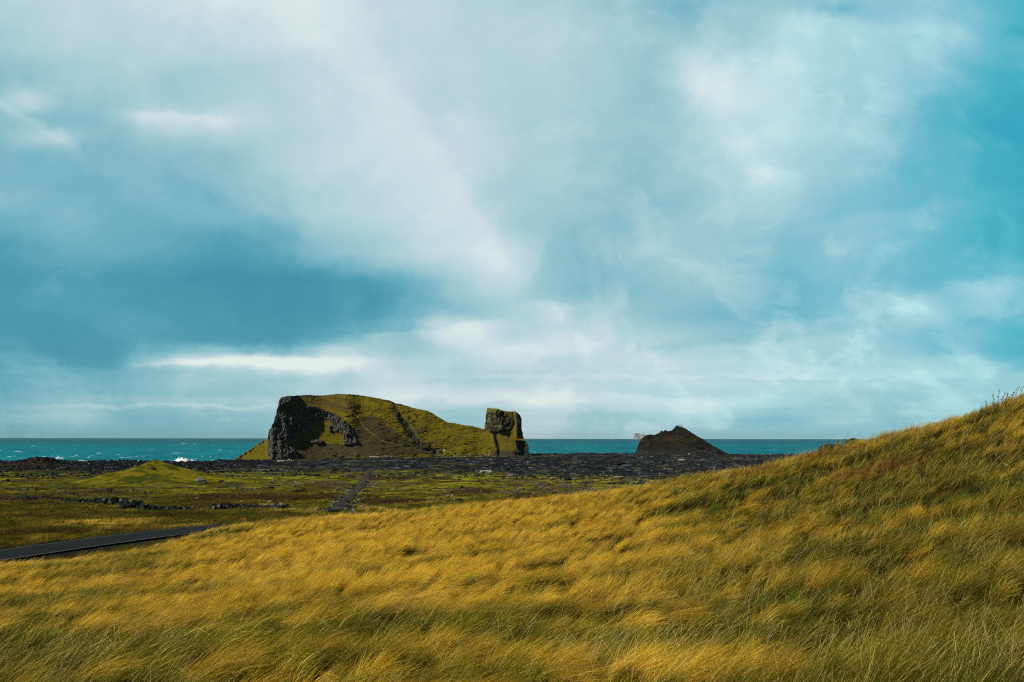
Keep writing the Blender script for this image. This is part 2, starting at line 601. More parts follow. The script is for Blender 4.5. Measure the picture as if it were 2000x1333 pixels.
def make_mesh(name, verts, faces, mat, parent=None, smooth=False, color=None):
    verts = np.ascontiguousarray(verts, dtype=np.float32)
    faces = np.ascontiguousarray(faces, dtype=np.int32)
    me = bpy.data.meshes.new(name)
    n, k = faces.shape
    me.vertices.add(len(verts))
    me.vertices.foreach_set('co', verts.ravel())
    me.loops.add(n * k)
    me.loops.foreach_set('vertex_index', faces.ravel())
    me.polygons.add(n)
    me.polygons.foreach_set('loop_start', np.arange(0, n * k, k, dtype=np.int32))
    if smooth:
        me.polygons.foreach_set('use_smooth', np.ones(n, dtype=bool))
    me.update(calc_edges=True)
    if color is not None:
        at = me.attributes.new('tint', 'FLOAT_COLOR', 'POINT')
        c = np.ones((len(verts), 4), dtype=np.float32)
        c[:, :3] = color
        at.data.foreach_set('color', c.ravel())
    me.materials.append(mat)
    o = bpy.data.objects.new(name, me)
    COL.objects.link(o)
    if parent:
        o.parent = parent
    return o


def empty(name, loc):
    o = bpy.data.objects.new(name, None)
    o.location = loc
    COL.objects.link(o)
    return o


def grid_faces(nr, nc):
    i = np.arange(nr - 1)[:, None] * nc + np.arange(nc - 1)[None, :]
    return np.stack([i, i + 1, i + nc + 1, i + nc], -1).reshape(-1, 4)


def material(name):
    m = bpy.data.materials.new(name)
    m.use_nodes = True
    t = NT(m.node_tree)
    t.n.clear()
    o = t.new('ShaderNodeOutputMaterial')
    return m, t, o


def tinted(name, fine=2.0, contrast=0.5, bump=0.3, bscale=3.0, rough=0.9, gain=1.0, bdist=0.3):
    """vertex tint broken up by fine procedural noise"""
    m, t, o = material(name)
    at = t.new('ShaderNodeAttribute', attribute_name='tint')
    pos = t.new('ShaderNodeNewGeometry').outputs['Position']
    n1 = t.noise(pos, fine, 6.0, 0.65)
    n2 = t.noise(pos, fine * 0.13, 4.0, 0.6)
    f = t.math('ADD', t.math('MULTIPLY', t.math('SUBTRACT', n1, 0.5), contrast * 2.4), t.math('MULTIPLY', t.math('SUBTRACT', n2, 0.5), contrast))
    f = t.math('ADD', t.math('MAXIMUM', t.math('ADD', f, 1.0), 0.12), 0.0)
    c = t.vmath('SCALE', at.outputs['Color'])
    t.put(c.node.inputs['Scale'], t.math('MULTIPLY', f, gain))
    b = t.new('ShaderNodeBsdfDiffuse')
    t.l.new(c, b.inputs['Color'])
    b.inputs['Roughness'].default_value = rough
    bn = t.new('ShaderNodeBump')
    bn.inputs['Strength'].default_value = bump
    bn.inputs['Distance'].default_value = bdist
    t.l.new(t.noise(pos, bscale, 6.0, 0.65), bn.inputs['Height'])
    t.l.new(bn.outputs[0], b.inputs['Normal'])
    t.l.new(b.outputs[0], o.inputs[0])
    return m


def plain_mat(name, col, rough=0.8, var=0.3, scale=4.0, spec=0.05):
    m, t, o = material(name)
    pos = t.new('ShaderNodeTexCoord').outputs['Object']
    n = t.noise(pos, scale, 5.0, 0.6)
    c = t.mix(n, tuple(v * (1 - var) for v in col), tuple(min(1, v * (1 + var)) for v in col))
    b = t.new('ShaderNodeBsdfPrincipled')
    t.l.new(c, b.inputs['Base Color'])
    b.inputs['Roughness'].default_value = rough
    b.inputs['Specular IOR Level'].default_value = spec
    t.l.new(b.outputs[0], o.inputs[0])
    return m


# ------------------------------------------------------------------ ground
print('ground')
rows = [-30.0]
while rows[-1] < 900:
    rows.append(rows[-1] + (1.2 if rows[-1] < 4 else max(0.30, rows[-1] * 0.0036)))
rows = np.array(rows)
NC = 1000
tt = np.linspace(-1, 1, NC)
tt = np.sign(tt) * np.abs(tt) ** 1.12
GX = tt[None, :] * (0.66 * np.maximum(rows, 0) + 30)[:, None]
GY = np.repeat(rows[:, None], NC, 1)
gx, gy = GX.ravel(), GY.ravel()
gz = terrain(gx, gy)


def mixc(a, b, t):
    return a + (np.array(b) - a) * t[:, None]


HEATH = [(510, 974, 165, 17), (760, 979, 75, 12), (1045, 985, 60, 10), (925, 958, 55, 13), (760, 935, 60, 8), (640, 968, 50, 8), (150, 955, 30, 8), (420, 968, 40, 8), (90, 1040, 90, 12), (330, 1005, 90, 6)]
HEATHW = []
for (hpx, hpy, hw, hd) in HEATH:
    q0, q1, q2 = hit(hpx, hpy), hit(hpx, hpy + hd / 2), hit(hpx, hpy - hd / 2)
    HEATHW.append((q0[0], q0[1], hw / FPX * q0[1], max(2.5, abs(q2[1] - q1[1]) / 2)))


def heath(x, y, nz):
    h = np.zeros(len(x))
    for (hx, hy, rx, ry) in HEATHW:
        h = np.maximum(h, np.exp(-(((x - hx) / rx) ** 4 + ((y - hy) / ry) ** 2)))
    return sm(h + 0.45 * nz, 0.35, 0.7)


def ground_color(x, y):
    n = len(x)
    a = x / np.maximum(y, 1)
    c = np.tile(np.array([0.055, 0.056, 0.006]), (n, 1))
    n1 = fbm(x / 14.0, y / 12.0 + 60, 0.0, 4)
    n2 = fbm(x / 34.0 + 9, y / 26.0 + 6, 0.0, 4)
    n3 = fbm(x / 5.0, y / 4.0 + 20, 0.0, 3)
    n4 = fbm(x / 20.0 + 40, y / 13.0, 0.0, 4)
    c = mixc(c, (0.050, 0.060, 0.010), sm(n1, 0.0, 0.25))
    c = mixc(c, (0.16, 0.115, 0.014), sm(n3 + n2, 0.22, 0.5) * 0.7)
    # moss field
    moss = sm(y + 14 * n1, 165, 200)
    mc = np.tile(np.array([0.120, 0.122, 0.009]), (n, 1))
    mc = mixc(mc, (0.27, 0.26, 0.014), sm(n3 + .5 * n2, -0.05, 0.3) * 0.85)
    mc = mixc(mc, (0.048, 0.048, 0.009), sm(n1, -0.08, 0.2) * 0.9)
    mc = mixc(mc, (0.060, 0.030, 0.010), sm(n4 + 0.5 * n3, 0.08, 0.26) * 0.9)
    mc = mixc(mc, (0.024, 0.024, 0.010), sm(n3 - n1, 0.2, 0.45) * 0.8)
    mc = mixc(mc, (0.060, 0.060, 0.055), sm(n3 - 0.6 * n2 + 0.15 * sm(a, -0.1, 0.2), 0.10, 0.34) * 0.8)
    c = lerp(c, mc, moss[:, None])
    mc = mc * np.clip(0.85 + 1.3 * fbm(x / 4.0 + 11, y / 3.4, 0.0, 3) + 0.5 * perlin(x / 1.3, y / 1.3), 0.15, 1.8)[:, None]
    c = lerp(c, mc, moss[:, None])
    c = mixc(c, (0.034, 0.020, 0.008), heath(x, y, n3) * 0.9)
    # lava
    edge = np.interp(a, [-0.6, -0.40, -0.30, -0.2, 0.0, 0.12, 0.25, 0.5], [330, 335, 350, 372, 335, 300, 285, 290])
    lava = sm(y + 75 * n2 + 40 * n1, edge, edge + 60)
    lc = np.tile(np.array([0.018, 0.018, 0.020]), (n, 1))
    lc = mixc(lc, (0.036, 0.036, 0.038), sm(n3, -0.05, 0.25) * 0.8)
    lc = mixc(lc, (0.10, 0.10, 0.10), sm(n2 + n3, 0.15, 0.4) * 0.7)
    lc = mixc(lc, (0.015, 0.015, 0.016), sm(-n1 - 0.5 * n3, 0.05, 0.3) * 0.8)
    lc = mixc(lc, (0.24, 0.24, 0.235), sm(n3 + 0.4 * n1, 0.26, 0.42) * 0.75)
    lc = mixc(lc, (0.075, 0.058, 0.020), sm(n4 + 0.25 * sm(a, 0.0, 0.25) * sm(-y, -420, -330), 0.1, 0.3) * 0.8)
    lc = mixc(lc, (0.10, 0.095, 0.022), sm(n4, 0.14, 0.34) * 0.75)
    c = lerp(c, lc * np.array([0.50, 0.60, 0.74]), lava[:, None])
    # knoll: green with yellow crest; brown mound
    cx = px_x(306, 292)
    kk = np.clip(bump2(x, y, cx, 290, 20, 20) * 1.8, 0, 1)
    c = lerp(c, mixc(np.tile(np.array([0.15, 0.128, 0.008]), (n, 1)), (0.045, 0.058, 0.008), sm(n1 + n3 * .9 + 0.7 * fbm(x / 2.4, y / 2.0, 0.0, 3), -0.12, 0.16)), kk[:, None])
    kk = np.clip(bump2(x, y, px_x(66, 440), 438, 17, 20) * 2.0, 0, 1)
    c = mixc(c, (0.040, 0.027, 0.018), kk)
    # grass strip at the foot of the headland
    st = np.exp(-((y - np.interp(a, [-0.13, -0.05, 0.03], [640, 668, 690])) / 12.0) ** 2) * sm(a, -0.12, -0.09) * (1 - sm(a, -0.04, 0.03))
    c = mixc(c, (0.20, 0.17, 0.025), np.clip(st * sm(n3, -0.3, 0.1), 0, 1))
    # near hill soil
    hl = 1 - sm(y, crest_d(x, y) + 12, crest_d(x, y) + 26)
    c = mixc(c, (0.022, 0.018, 0.006), hl)
    # road verge gravel
    m = (y > 50) & (y < 175)
    dd = np.full(n, 99.0)
    dd[m], _ = dist_poly(x[m], y[m], ROAD_S)
    c = mixc(c, (0.016, 0.017, 0.019), 1 - sm(dd + 1.2 * n3, 4.8, 6.6))
    return c


gc = ground_color(gx, gy)
MAT_GROUND = tinted('ground_cover', fine=1.6, contrast=0.55, bump=0.6, bscale=1.8, gain=1.0, bdist=0.35)
ground_o = make_mesh('ground', np.stack([gx, gy, gz], -1), grid_faces(len(rows), NC), MAT_GROUND, smooth=True, color=gc)
tag(ground_o, 'grassy slope, mossy heath and dark lava flats reaching the shore', 'ground', kind='structure')

# ------------------------------------------------------------------ sea
print('sea')
m, t, o = material('sea_water')
pos = t.new('ShaderNodeNewGeometry').outputs['Position']
sp = t.new('ShaderNodeSeparateXYZ')
t.l.new(pos, sp.inputs[0])
mp = t.new('ShaderNodeMapping')
mp.inputs['Scale'].default_value = (1.0, 0.16, 1.0)
mp.inputs['Rotation'].default_value = (0, 0, 0.0)
t.l.new(pos, mp.inputs[0])
wv = mp.outputs[0]
nA = t.noise(wv, 0.012, 4.0, 0.6)
nB = t.noise(wv, 0.085, 4.0, 0.62)
nC = t.noise(wv, 0.0016, 3.0, 0.5)
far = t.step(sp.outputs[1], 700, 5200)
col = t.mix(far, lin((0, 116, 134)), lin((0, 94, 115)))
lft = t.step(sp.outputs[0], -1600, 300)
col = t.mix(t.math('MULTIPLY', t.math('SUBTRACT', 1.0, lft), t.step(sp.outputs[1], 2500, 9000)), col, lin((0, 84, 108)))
vary = t.math('ADD', t.math('MULTIPLY', t.math('SUBTRACT', nB, 0.5), 2.4), t.math('MULTIPLY', t.math('SUBTRACT', nA, 0.5), 1.5))
vary = t.math('ADD', t.math('ADD', vary, t.math('MULTIPLY', t.math('SUBTRACT', nC, 0.5), 0.6)), 1.0)
sc_ = t.vmath('SCALE', col)
t.put(sc_.node.inputs['Scale'], t.math('MAXIMUM', vary, 0.35))
# whitecaps: rarer with distance from the shore
cap = t.noise(wv, 0.05, 5.0, 0.75)
cap2 = t.noise(wv, 0.008, 2.0, 0.5)
nearsh = t.step(sp.outputs[1], 700, 1500, 0.05, 0.0)
capf = t.step(t.math('ADD', t.math('ADD', cap, nearsh), t.math('MULTIPLY', t.math('SUBTRACT', cap2, 0.5), 0.22)), 0.66, 0.70)
wcol = t.mix(capf, sc_, (0.62, 0.74, 0.76))
b = t.new('ShaderNodeBsdfDiffuse')
t.l.new(wcol, b.inputs['Color'])
gl = t.new('ShaderNodeBsdfGlossy')
gl.inputs['Roughness'].default_value = 0.35
gl.inputs['Color'].default_value = (0.35, 0.85, 0.95, 1)
mxw = t.new('ShaderNodeMixShader')
mxw.inputs[0].default_value = 0.10
t.l.new(b.outputs[0], mxw.inputs[1])
t.l.new(gl.outputs[0], mxw.inputs[2])
bn = t.new('ShaderNodeBump')
bn.inputs['Strength'].default_value = 0.9
bn.inputs['Distance'].default_value = 2.2
t.l.new(t.noise(wv, 0.11, 6.0, 0.6), bn.inputs['Height'])
t.l.new(bn.outputs[0], b.inputs['Normal'])
t.l.new(bn.outputs[0], gl.inputs['Normal'])
t.l.new(mxw.outputs[0], o.inputs[0])
MAT_SEA = m
ys = np.concatenate([np.arange(500, 1000, 2.5), 1000 + np.cumsum(np.linspace(3, 400, 96))])
ys = np.append(ys, 21500.0)
ys = np.concatenate([[-21000.0, -4000, -300], [200.0], ys[ys <= 21500]])
tx = np.linspace(-1, 1, 361)
SX = np.where(np.abs(tx)[None, :] < 0.99, tx[None, :] * (np.clip(ys, 500, 1e9) * 0.75 + 60)[:, None], np.sign(tx)[None, :] * 21500.0)
SY = np.repeat(ys[:, None], len(tx), 1)
swell = (0.35 * perlin(SX / 22.0 + SY / 60.0, SY / 11.0) + 0.18 * perlin(SX / 7.0, SY / 5.0)) * (1 - sm(SY, 900, 1600)) * (SY > 450)
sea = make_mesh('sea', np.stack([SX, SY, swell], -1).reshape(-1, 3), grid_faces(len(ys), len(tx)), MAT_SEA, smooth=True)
tag(sea, 'teal sea with small whitecaps reaching the horizon', 'sea', kind='structure')

# ------------------------------------------------------------------ headland, crag and dark knoll as carved relief
print('hills')


def poly_in(px, py, poly):
    inside = np.zeros(px.shape, bool)
    n = len(poly)
    j = n - 1
    for i in range(n):
        xi, yi = poly[i]
        xj, yj = poly[j]
        c = ((yi > py) != (yj > py)) & (px < (xj - xi) * (py - yi) / (yj - yi + 1e-9) + xi)
        inside ^= c
        j = i
    return inside


def blur(a, k, axis):
    if k < 1:
        return a
    ker = np.ones(2 * k + 1) / (2 * k + 1)
    p = np.pad(a, [(k, k) if i == axis else (0, 0) for i in range(2)], 'edge')
    return np.apply_along_axis(lambda v: np.convolve(v, ker, 'valid'), axis, p)


def relief(name, cols, ridge, basey, yb, tanmap, colmap, rockmap, disp, mat, nt=240, back=60.0, groove=None, smooth=False, side=None, hb=4, edge_keep=0):
    ncol = len(cols)
    R = np.interp(cols, [p[0] for p in ridge], [p[1] for p in ridge])
    rp = 0.9 * perlin(cols / 9.0, 3.3) + 0.5 * perlin(cols / 2.6, 7.7)
    R0 = R
    R = R + rp * 0.9
    B = np.interp(cols, [p[0] for p in basey], [p[1] for p in basey])
    R = np.minimum(R, B - 0.5)
    ke = 12
    Rs = np.convolve(np.pad(R0, ke, 'edge'), np.ones(2 * ke + 1) / (2 * ke + 1), 'valid')
    Rs = np.where(cols < edge_keep, R0, Rs)
    Rs = np.clip(Rs, R0 - 6, R0 + 6)
    Rs = np.minimum(Rs, B - 0.5)
    tpar = np.linspace(0, 1, nt)[:, None]
    PY = B[None, :] + (Rs - B)[None, :] * tpar + (R - Rs)[None, :] * sm(tpar, 0.55, 1.0)
    PX = np.repeat(cols[None, :], nt, 0)
    jx = 2.0 * fbm(PX / 12.0, PY / 12.0, 1.5, 3)
    jy = 2.0 * fbm(PX / 12.0 + 50, PY / 12.0, 2.5, 3)
    T = tanmap(PX + jx, PY + jy)
    T = blur(blur(T, 3, 0), hb, 1)
    a, s = ray_ratio(PX, PY)
    Yc = np.zeros_like(PX)
    Zc = np.zeros_like(PX)
    Yc[0] = np.interp(cols, [p[0] for p in yb], [p[1] for p in yb])
    Zc[0] = CAMZ + s[0] * Yc[0]
    for k in range(1, nt):
        dY = (CAMZ + s[k] * Yc[k - 1] - Zc[k - 1]) / (T[k] - s[k])
        Yc[k] = Yc[k - 1] + dY
        Zc[k] = CAMZ + s[k] * Yc[k]
    rk_ = blur(blur(rockmap(PX, PY).astype(float), 4, 0), 6, 1)
    keepe = np.clip(rk_ * (1 if edge_keep < 9000 else 1) + (PX < edge_keep), 0, 1)
    Yc = lerp(blur(blur(Yc, 14, 1), 14, 1), blur(Yc, 2, 1), keepe)
    if side is not None:
        Yc = Yc + side(PX, PY)
    if groove is not None:
        Yc = Yc + groove(PX, PY)
    Xc = a * Yc
    rock = blur(blur(rockmap(PX + jx, PY + jy).astype(float), 1, 0), 1, 1)
    # strata and columns carved in the rock
    dx, dy, dz = disp(Xc, Yc, Zc, rock, PX, PY)
    fade = 1 - sm(tpar, 0.97, 1.0) * 0.75
    Yd = Yc + dy * fade
    # keep the outline: scale with the change of distance
    Zc = CAMZ + s * Yd + dz * fade
    Xc = a * Yd + dx
    # the far side
    nb = 14
    q = np.linspace(0, 1, nb + 1)[1:, None]
    top_y, top_z, top_x = Yd[-1][None], Zc[-1][None], Xc[-1][None]
    bz = -6.0
    Yb_ = top_y + back * (q ** 0.8)
    Zb_ = top_z + (bz - top_z) * (q ** 1.7)
    Xb_ = top_x * (Yb_ / top_y)
    XX, YY, ZZ = np.vstack([Xc, Xb_]), np.vstack([Yd, Yb_]), np.vstack([Zc, Zb_])
    c = colmap(PX, PY, jx, jy, rock, Xc, Yd, Zc)
    cb = np.repeat(c[-1][None], nb, 0)
    C = np.concatenate([c, cb], 0).reshape(-1, 3)
    V = np.stack([XX, YY, ZZ], -1).reshape(-1, 3)
    # front skirt below ground
    o = make_mesh(name, V, grid_faces(nt + nb, ncol)[:, ::1], mat, smooth=smooth, color=C)
    return o, (cols, Xc[-1], Yd[-1], Zc[-1])


def c3(PX, base):
    return np.tile(np.array(base, float), PX.shape + (1,))


def mx(c, col, t):
    return c + (np.array(col) - c) * np.asarray(t, float)[..., None]


# --- headland
HR = [(440, 908), (447, 904), (470, 890), (490, 877), (505, 867), (519, 858), (523, 856), (525, 848), (528, 839), (531, 832), (534, 822), (538, 814), (541, 808), (543, 795), (545, 786), (546, 779),
      (549, 776), (556, 775), (560, 774), (573, 773), (584, 772.5), (605, 772), (622, 773), (640, 771.5), (660, 770), (680, 770), (700, 772), (725, 775.5), (742, 779), (762, 783),
      (772, 788), (784, 789.5), (800, 795), (812, 798), (835, 803), (846, 808), (858, 816), (869, 822.5), (874, 825), (893, 828), (910, 831.5), (924, 832.5), (935, 836), (948, 839),
      (958, 842), (972, 850), (985, 862), (1000, 880), (1004, 893)]
HB = [(440, 909), (530, 909), (560, 905), (650, 900), (760, 896), (900, 894), (1010, 894)]
HYB = [(440, 670), (527.5, 660), (531, 630), (545, 632), (600, 640), (650, 646), (700, 644), (740, 650), (850, 684), (950, 708), (1010, 722)]
CLIFF = [(522, 870), (521, 840), (540, 775), (560, 771), (577, 773), (578, 783), (562, 789), (575, 791), (608, 793), (622, 795), (636, 803), (655, 808), (668, 818), (680, 828), (682, 838), (692, 848),
         (700, 864), (683, 868), (672, 869), (670, 850), (664, 846), (650, 843), (645, 845), (640, 835), (650, 828), (640, 820), (626, 815), (612, 828), (594, 848), (572, 856), (552, 864), (545, 872), (548, 895), (550, 915), (526, 915)]
CLIFF2 = [(527, 866), (560, 866), (580, 884), (585, 896), (560, 905), (527, 915)]
LIP = [(590, 861), (600, 860), (618, 858), (632, 862), (628, 866), (600, 864)]
TALUS = [(552, 864), (594, 846), (626, 813), (652, 828), (668, 845), (672, 869), (655, 867), (618, 859), (600, 862)]
DIRT = [(545, 868), (670, 868), (690, 845), (700, 812), (730, 812), (760, 835), (815, 870), (850, 884), (820, 888), (700, 893), (600, 900), (548, 905)]
GULLY = [(768, 789), (776, 805), (783, 818), (795, 832), (806, 850), (818, 866), (832, 877), (848, 884)]


def h_tan(px, py):
    R = np.interp(px, [p[0] for p in HR], [p[1] for p in HR])
    t = np.full(px.shape, 1.15)
    t = np.where(py - R < 22, 0.8, t)
    t = np.where(px < 528, 0.8, t)
    t = np.where(poly_in(px, py, DIRT), 1.0, t)
    t = np.where(poly_in(px, py, TALUS), 1.3, t)
    t = np.where(poly_in(px, py, CLIFF) | poly_in(px, py, CLIFF2), 4.5, t)
    return t


def h_rock(px, py):
    n_ = fbm(px / 11.0 + 5, py / 3.2, 2.0, 3)
    R = np.interp(px, [p[0] for p in HR], [p[1] for p in HR])
    out_ = (n_ > 0.30) & (px > 560) & (px < 960)
    low = (n_ > 0.10) & (py > 887) & (px > 640) & (px < 760)
    d, p = dist_poly(px, py, GULLY)
    g_ = (d < 2.5) & (p > 1)
    top = (py - R < 2.2) & (px < 800) & (fbm(px / 5.0, 2.0, 0.0, 2) > 0.05)
    main = poly_in(px, py, CLIFF) | poly_in(px, py, CLIFF2) | poly_in(px, py, LIP)
    return np.maximum(main * 1.0, np.maximum((out_ & (n_ > 0.36)) * 0.30, (low | g_ | top) * 0.5))


def h_groove(px, py):
    px = px + 1.5 * perlin(py / 8.0, px / 30.0)
    d, p = dist_poly(px, py, GULLY)
    w_ = 3.0 + 1.0 * np.clip(p, 0, 4)
    g = 6.5 * np.exp(-(d / w_) ** 2) * sm(p, 0.5, 2.0)
    # raised left-hand lip
    d2, p2 = dist_poly(px - 9, py + 3, GULLY)
    g = g - 2.2 * np.exp(-(d2 / 4.0) ** 2) * sm(p2, 1.5, 3.0)
    t1, _ = dist_poly(px, py, [(668, 784), (676, 797), (694, 812), (710, 835), (740, 858), (790, 872), (840, 882)])
    g = g + 1.0 * np.exp(-(t1 / 2.2) ** 2)
    g = g + 2.4 * fbm(px / 34.0, py / 20.0, 4.0, 3) + 0.6 * fbm(px / 8.0, py / 3.0, 9.0, 2)
    return g


def rock_disp(X, Yv, Z, rock, PX, PY):
    big = ridged(X / 7.5, Z / 13.0, Yv / 14.0, 3)
    mid = ridged(X / 2.4, Z / 5.0, Yv / 5.0, 2)
    fine = perlin(X / 1.1, Z / 1.6, Yv / 3.0)
    soft = 0.5 * fbm(X / 6.0, Z / 3.0, Yv / 6.0, 4)
    dy = -rock * (4.2 * big + 2.2 * mid + 0.9 * fine) + (1 - rock) * soft
    dx = rock * (0.9 * perlin(X / 4.0, Z / 4.0, Yv / 9.0) + 0.4 * perlin(X / 1.3, Z / 1.3, 5.0))
    dz = rock * 0.35 * perlin(X / 1.5, Z / 1.5, 9.0)
    return dx, dy, dz


def h_col(px, py, jx, jy, rock, X, Yv, Z):
    n1 = fbm(px / 30.0, py / 9.0, 3.0, 4)
    n2 = fbm(px / 9.0, py / 3.5, 8.0, 3)
    n3 = fbm(px / 3.0, py / 2.0, 1.0, 2)
    c = c3(px, (0.200, 0.168, 0.008))
    c = mx(c, (0.26, 0.19, 0.012), sm(n1, 0.0, 0.3) * 0.8)
    c = mx(c, (0.095, 0.075, 0.016), sm(n2, 0.05, 0.3) * 0.75)
    c = mx(c, (0.06, 0.052, 0.02), sm(n1 - n2, 0.25, 0.5) * 0.6)
    # warm dry brow above the crags
    brow = poly_in(px + jx, py + jy, [(545, 772), (650, 772), (700, 790), (690, 812), (650, 800), (600, 790), (560, 789)])
    c = mx(c, (0.125, 0.088, 0.025), brow * 0.75)
    dirt = blur(blur(poly_in(px + 2 * jx, py + 2 * jy, DIRT).astype(float), 5, 0), 8, 1)
    dc_ = mx(c3(px, (0.052, 0.046, 0.034)), (0.095, 0.080, 0.022), sm(n2 + .3 * n1 + 0.010 * (px - 700) / 10, 0.0, 0.35) * 0.8)
    dc_ = mx(dc_, (0.035, 0.034, 0.032), sm(n3, 0.1, 0.3) * 0.5)
    c = c + (dc_ - c) * (dirt * 0.85)[..., None]
    tal = blur(poly_in(px + jx, py + jy, TALUS).astype(float), 2, 1)
    tc_ = mx(c3(px, (0.165, 0.138, 0.010)), (0.11, 0.095, 0.012), sm(n3, 0.05, 0.35) * 0.7)
    c = c + (tc_ - c) * tal[..., None]
    lft_ = px < 528
    c = mx(c, (0.075, 0.055, 0.022), sm(fbm(px / 24.0 + 7, py / 8.0, 5.0, 3), 0.05, 0.3) * 0.65)
    c = c * 0.72
    c = np.where(lft_[..., None], mx(c3(px, (0.115, 0.100, 0.008), ), (0.16, 0.125, 0.010), sm(n2, 0.0, 0.3)), c)
    # bands of scree at the base, dark earth
    for pts, wd, col in [([(668, 784), (676, 797), (694, 812), (712, 836), (745, 860), (800, 873), (850, 884)], 1.1, (0.17, 0.13, 0.03)),
                         ([(745, 783), (770, 787), (782, 789)], 1.6, (0.055, 0.05, 0.03)),
                         ([(600, 786), (640, 790), (680, 798)], 2.2, (0.07, 0.055, 0.03))]:
        d, _ = dist_poly(px + .5 * jx, py + .5 * jy, pts)
        c = mx(c, col, np.exp(-(d / wd) ** 2) * 0.8)
    gx_ = px + 1.5 * perlin(py / 8.0, px / 30.0)
    d, p = dist_poly(gx_, py, GULLY)
    c = mx(c, (0.045, 0.040, 0.030), np.clip(1.3 * np.exp(-(d / (2.2 + 1.0 * p)) ** 2), 0, 1))
    d, p = dist_poly(gx_ - 8, py + 3, GULLY)
    c = mx(c, (0.085, 0.068, 0.030), np.exp(-(d / 2.2) ** 2) * 0.7 * sm(p, 1.5, 3))
    rk = c3(px, (0.046, 0.045, 0.045))
    rk = mx(rk, (0.075, 0.073, 0.070), sm(n3, 0.0, 0.25))
    rk = mx(rk, (0.20, 0.195, 0.185), sm(n3 + n2 * .6, 0.28, 0.45) * sm(py, 800, 870) * 0.8)
    rk = mx(rk, (0.11, 0.10, 0.018), sm(n2 + 0.9 * np.exp(-((px - 588) / 5.0) ** 2), 0.22, 0.5) * 0.75)
    c = c + (rk - c) * np.clip(rock * 1.3, 0, 1)[..., None]
    return np.clip(c, 0.004, 1)


MAT_HEAD = tinted('headland_turf_and_rock', fine=0.9, contrast=0.30, bump=0.5, bscale=0.9, bdist=0.7)
head, head_ridge = relief('headland', np.linspace(440, 1004, 1130), HR, HB, HYB, h_tan, h_col, h_rock, rock_disp, MAT_HEAD, nt=300, back=70, groove=h_groove, edge_keep=536)
tag(head, 'broad grassy headland with a dark cliff at its left end', 'headland', kind='structure')

# --- crag at the right end of the headland
TR = [(945.5, 846), (946.2, 838), (947, 832), (948, 825), (949, 812), (950, 806), (951, 799), (953, 796.5), (957, 797), (965, 798.5), (973, 799), (980, 801), (988, 803), (996, 804.5), (1003, 804.5),
      (1006, 803.5), (1010, 806), (1014, 811), (1016, 818), (1017, 830), (1018.5, 840), (1021, 850), (1024, 858), (1028, 863), (1031, 866), (1032, 872), (1032.5, 884), (1036, 888), (1042, 891.5), (1050, 894)]
TB = [(940, 894), (1050, 895)]
TYB = [(940, 716), (965, 706), (1000, 706), (1030, 712), (1050, 722)]
TGRASS = [(985, 803), (1008, 804), (1004, 812), (1008, 820), (1010, 836), (1016, 848), (1028, 860), (1028, 863), (1005, 859), (1008, 872), (1012, 882), (975, 884), (975, 850), (985, 846), (998, 835), (1003, 820), (992, 812)]
TBLACK = [(1004, 859), (1034, 864), (1034, 888), (1018, 884), (1010, 878)]
TBLACK2 = [(1006, 813), (1020, 812), (1020, 838), (1011, 836), (1009, 822)]


def t_tan(px, py):
    t = np.interp(py + 3 * fbm(px / 9.0, py / 9.0, 0.5, 2), [832, 872], [3.2, 0.95])
    t = np.where(poly_in(px, py, TGRASS) & (py < 850), 1.5, t)
    t = np.where(poly_in(px, py, TBLACK) | poly_in(px, py, TBLACK2), 9.0, t)
    return t


def t_rock(px, py):
    return ((py + 9 * fbm(px / 12.0, py / 8.0, 0.7, 3) + 0.12 * (px - 960) < 846) | (px > 1004)) & ~poly_in(px, py, TGRASS)


def t_side(px, py):
    l = np.clip((962 - px) / 16.0, 0, 1)
    r = np.clip((px - 1004) / 14.0, 0, 1)
    g = 16 * l ** 1.5 * sm(868 - py, 0, 40) + 10 * r ** 1.6 * sm(862 - py, 0, 6)
    g = g - 5.0 * np.exp(-((px - 974 - 0.35 * (py - 820)) / 7.0) ** 2) * sm(850 - py, 0, 10)   # buttress of crumbling rock
    d, p = dist_poly(px, py, [(966, 846), (971, 862), (975, 876), (976, 888)])
    g = g + 5.0 * np.exp(-(d / 4.0) ** 2)
    g = g + 9.0 * np.exp(-((px - 1022) / 9.0) ** 2) * sm(py, 858, 864)       # undercut face by the water
    return g


def t_col(px, py, jx, jy, rock, X, Yv, Z):
    n2 = fbm(px / 7.0, py / 5.0, 8.0, 3)
    n3 = fbm(px / 2.6, py / 2.2, 1.0, 2)
    c = mx(c3(px, (0.120, 0.096, 0.010)), (0.07, 0.058, 0.012), sm(n2, 0.0, 0.3))
    c = mx(c, (0.045, 0.038, 0.027), sm(py + 9 * n2, 875, 886))
    rk = mx(c3(px, (0.028, 0.027, 0.024)), (0.055, 0.048, 0.03), sm(n3, 0.0, 0.3))
    rk = mx(rk, (0.12, 0.105, 0.03), sm(n2, 0.06, 0.3) * (px < 998) * 0.85)
    top = sm(806 - py + 2 * n3, -2, 3)
    rk = mx(rk, (0.14, 0.12, 0.02), top * 0.8)
    c = c + (rk - c) * np.clip(rock * 1.2, 0, 1)[..., None]
    d, p = dist_poly(px, py, [(966, 846), (971, 862), (975, 876), (976, 890)])
    c = mx(c, (0.035, 0.030, 0.022), np.exp(-(d / 3.6) ** 2) * 0.9)
    blk = poly_in(px, py, TBLACK) | poly_in(px, py, TBLACK2)
    c = mx(c, (0.022, 0.022, 0.022), blk * 0.9)  # shade on the overhang and right face painted near black
    return np.clip(c, 0.004, 1)


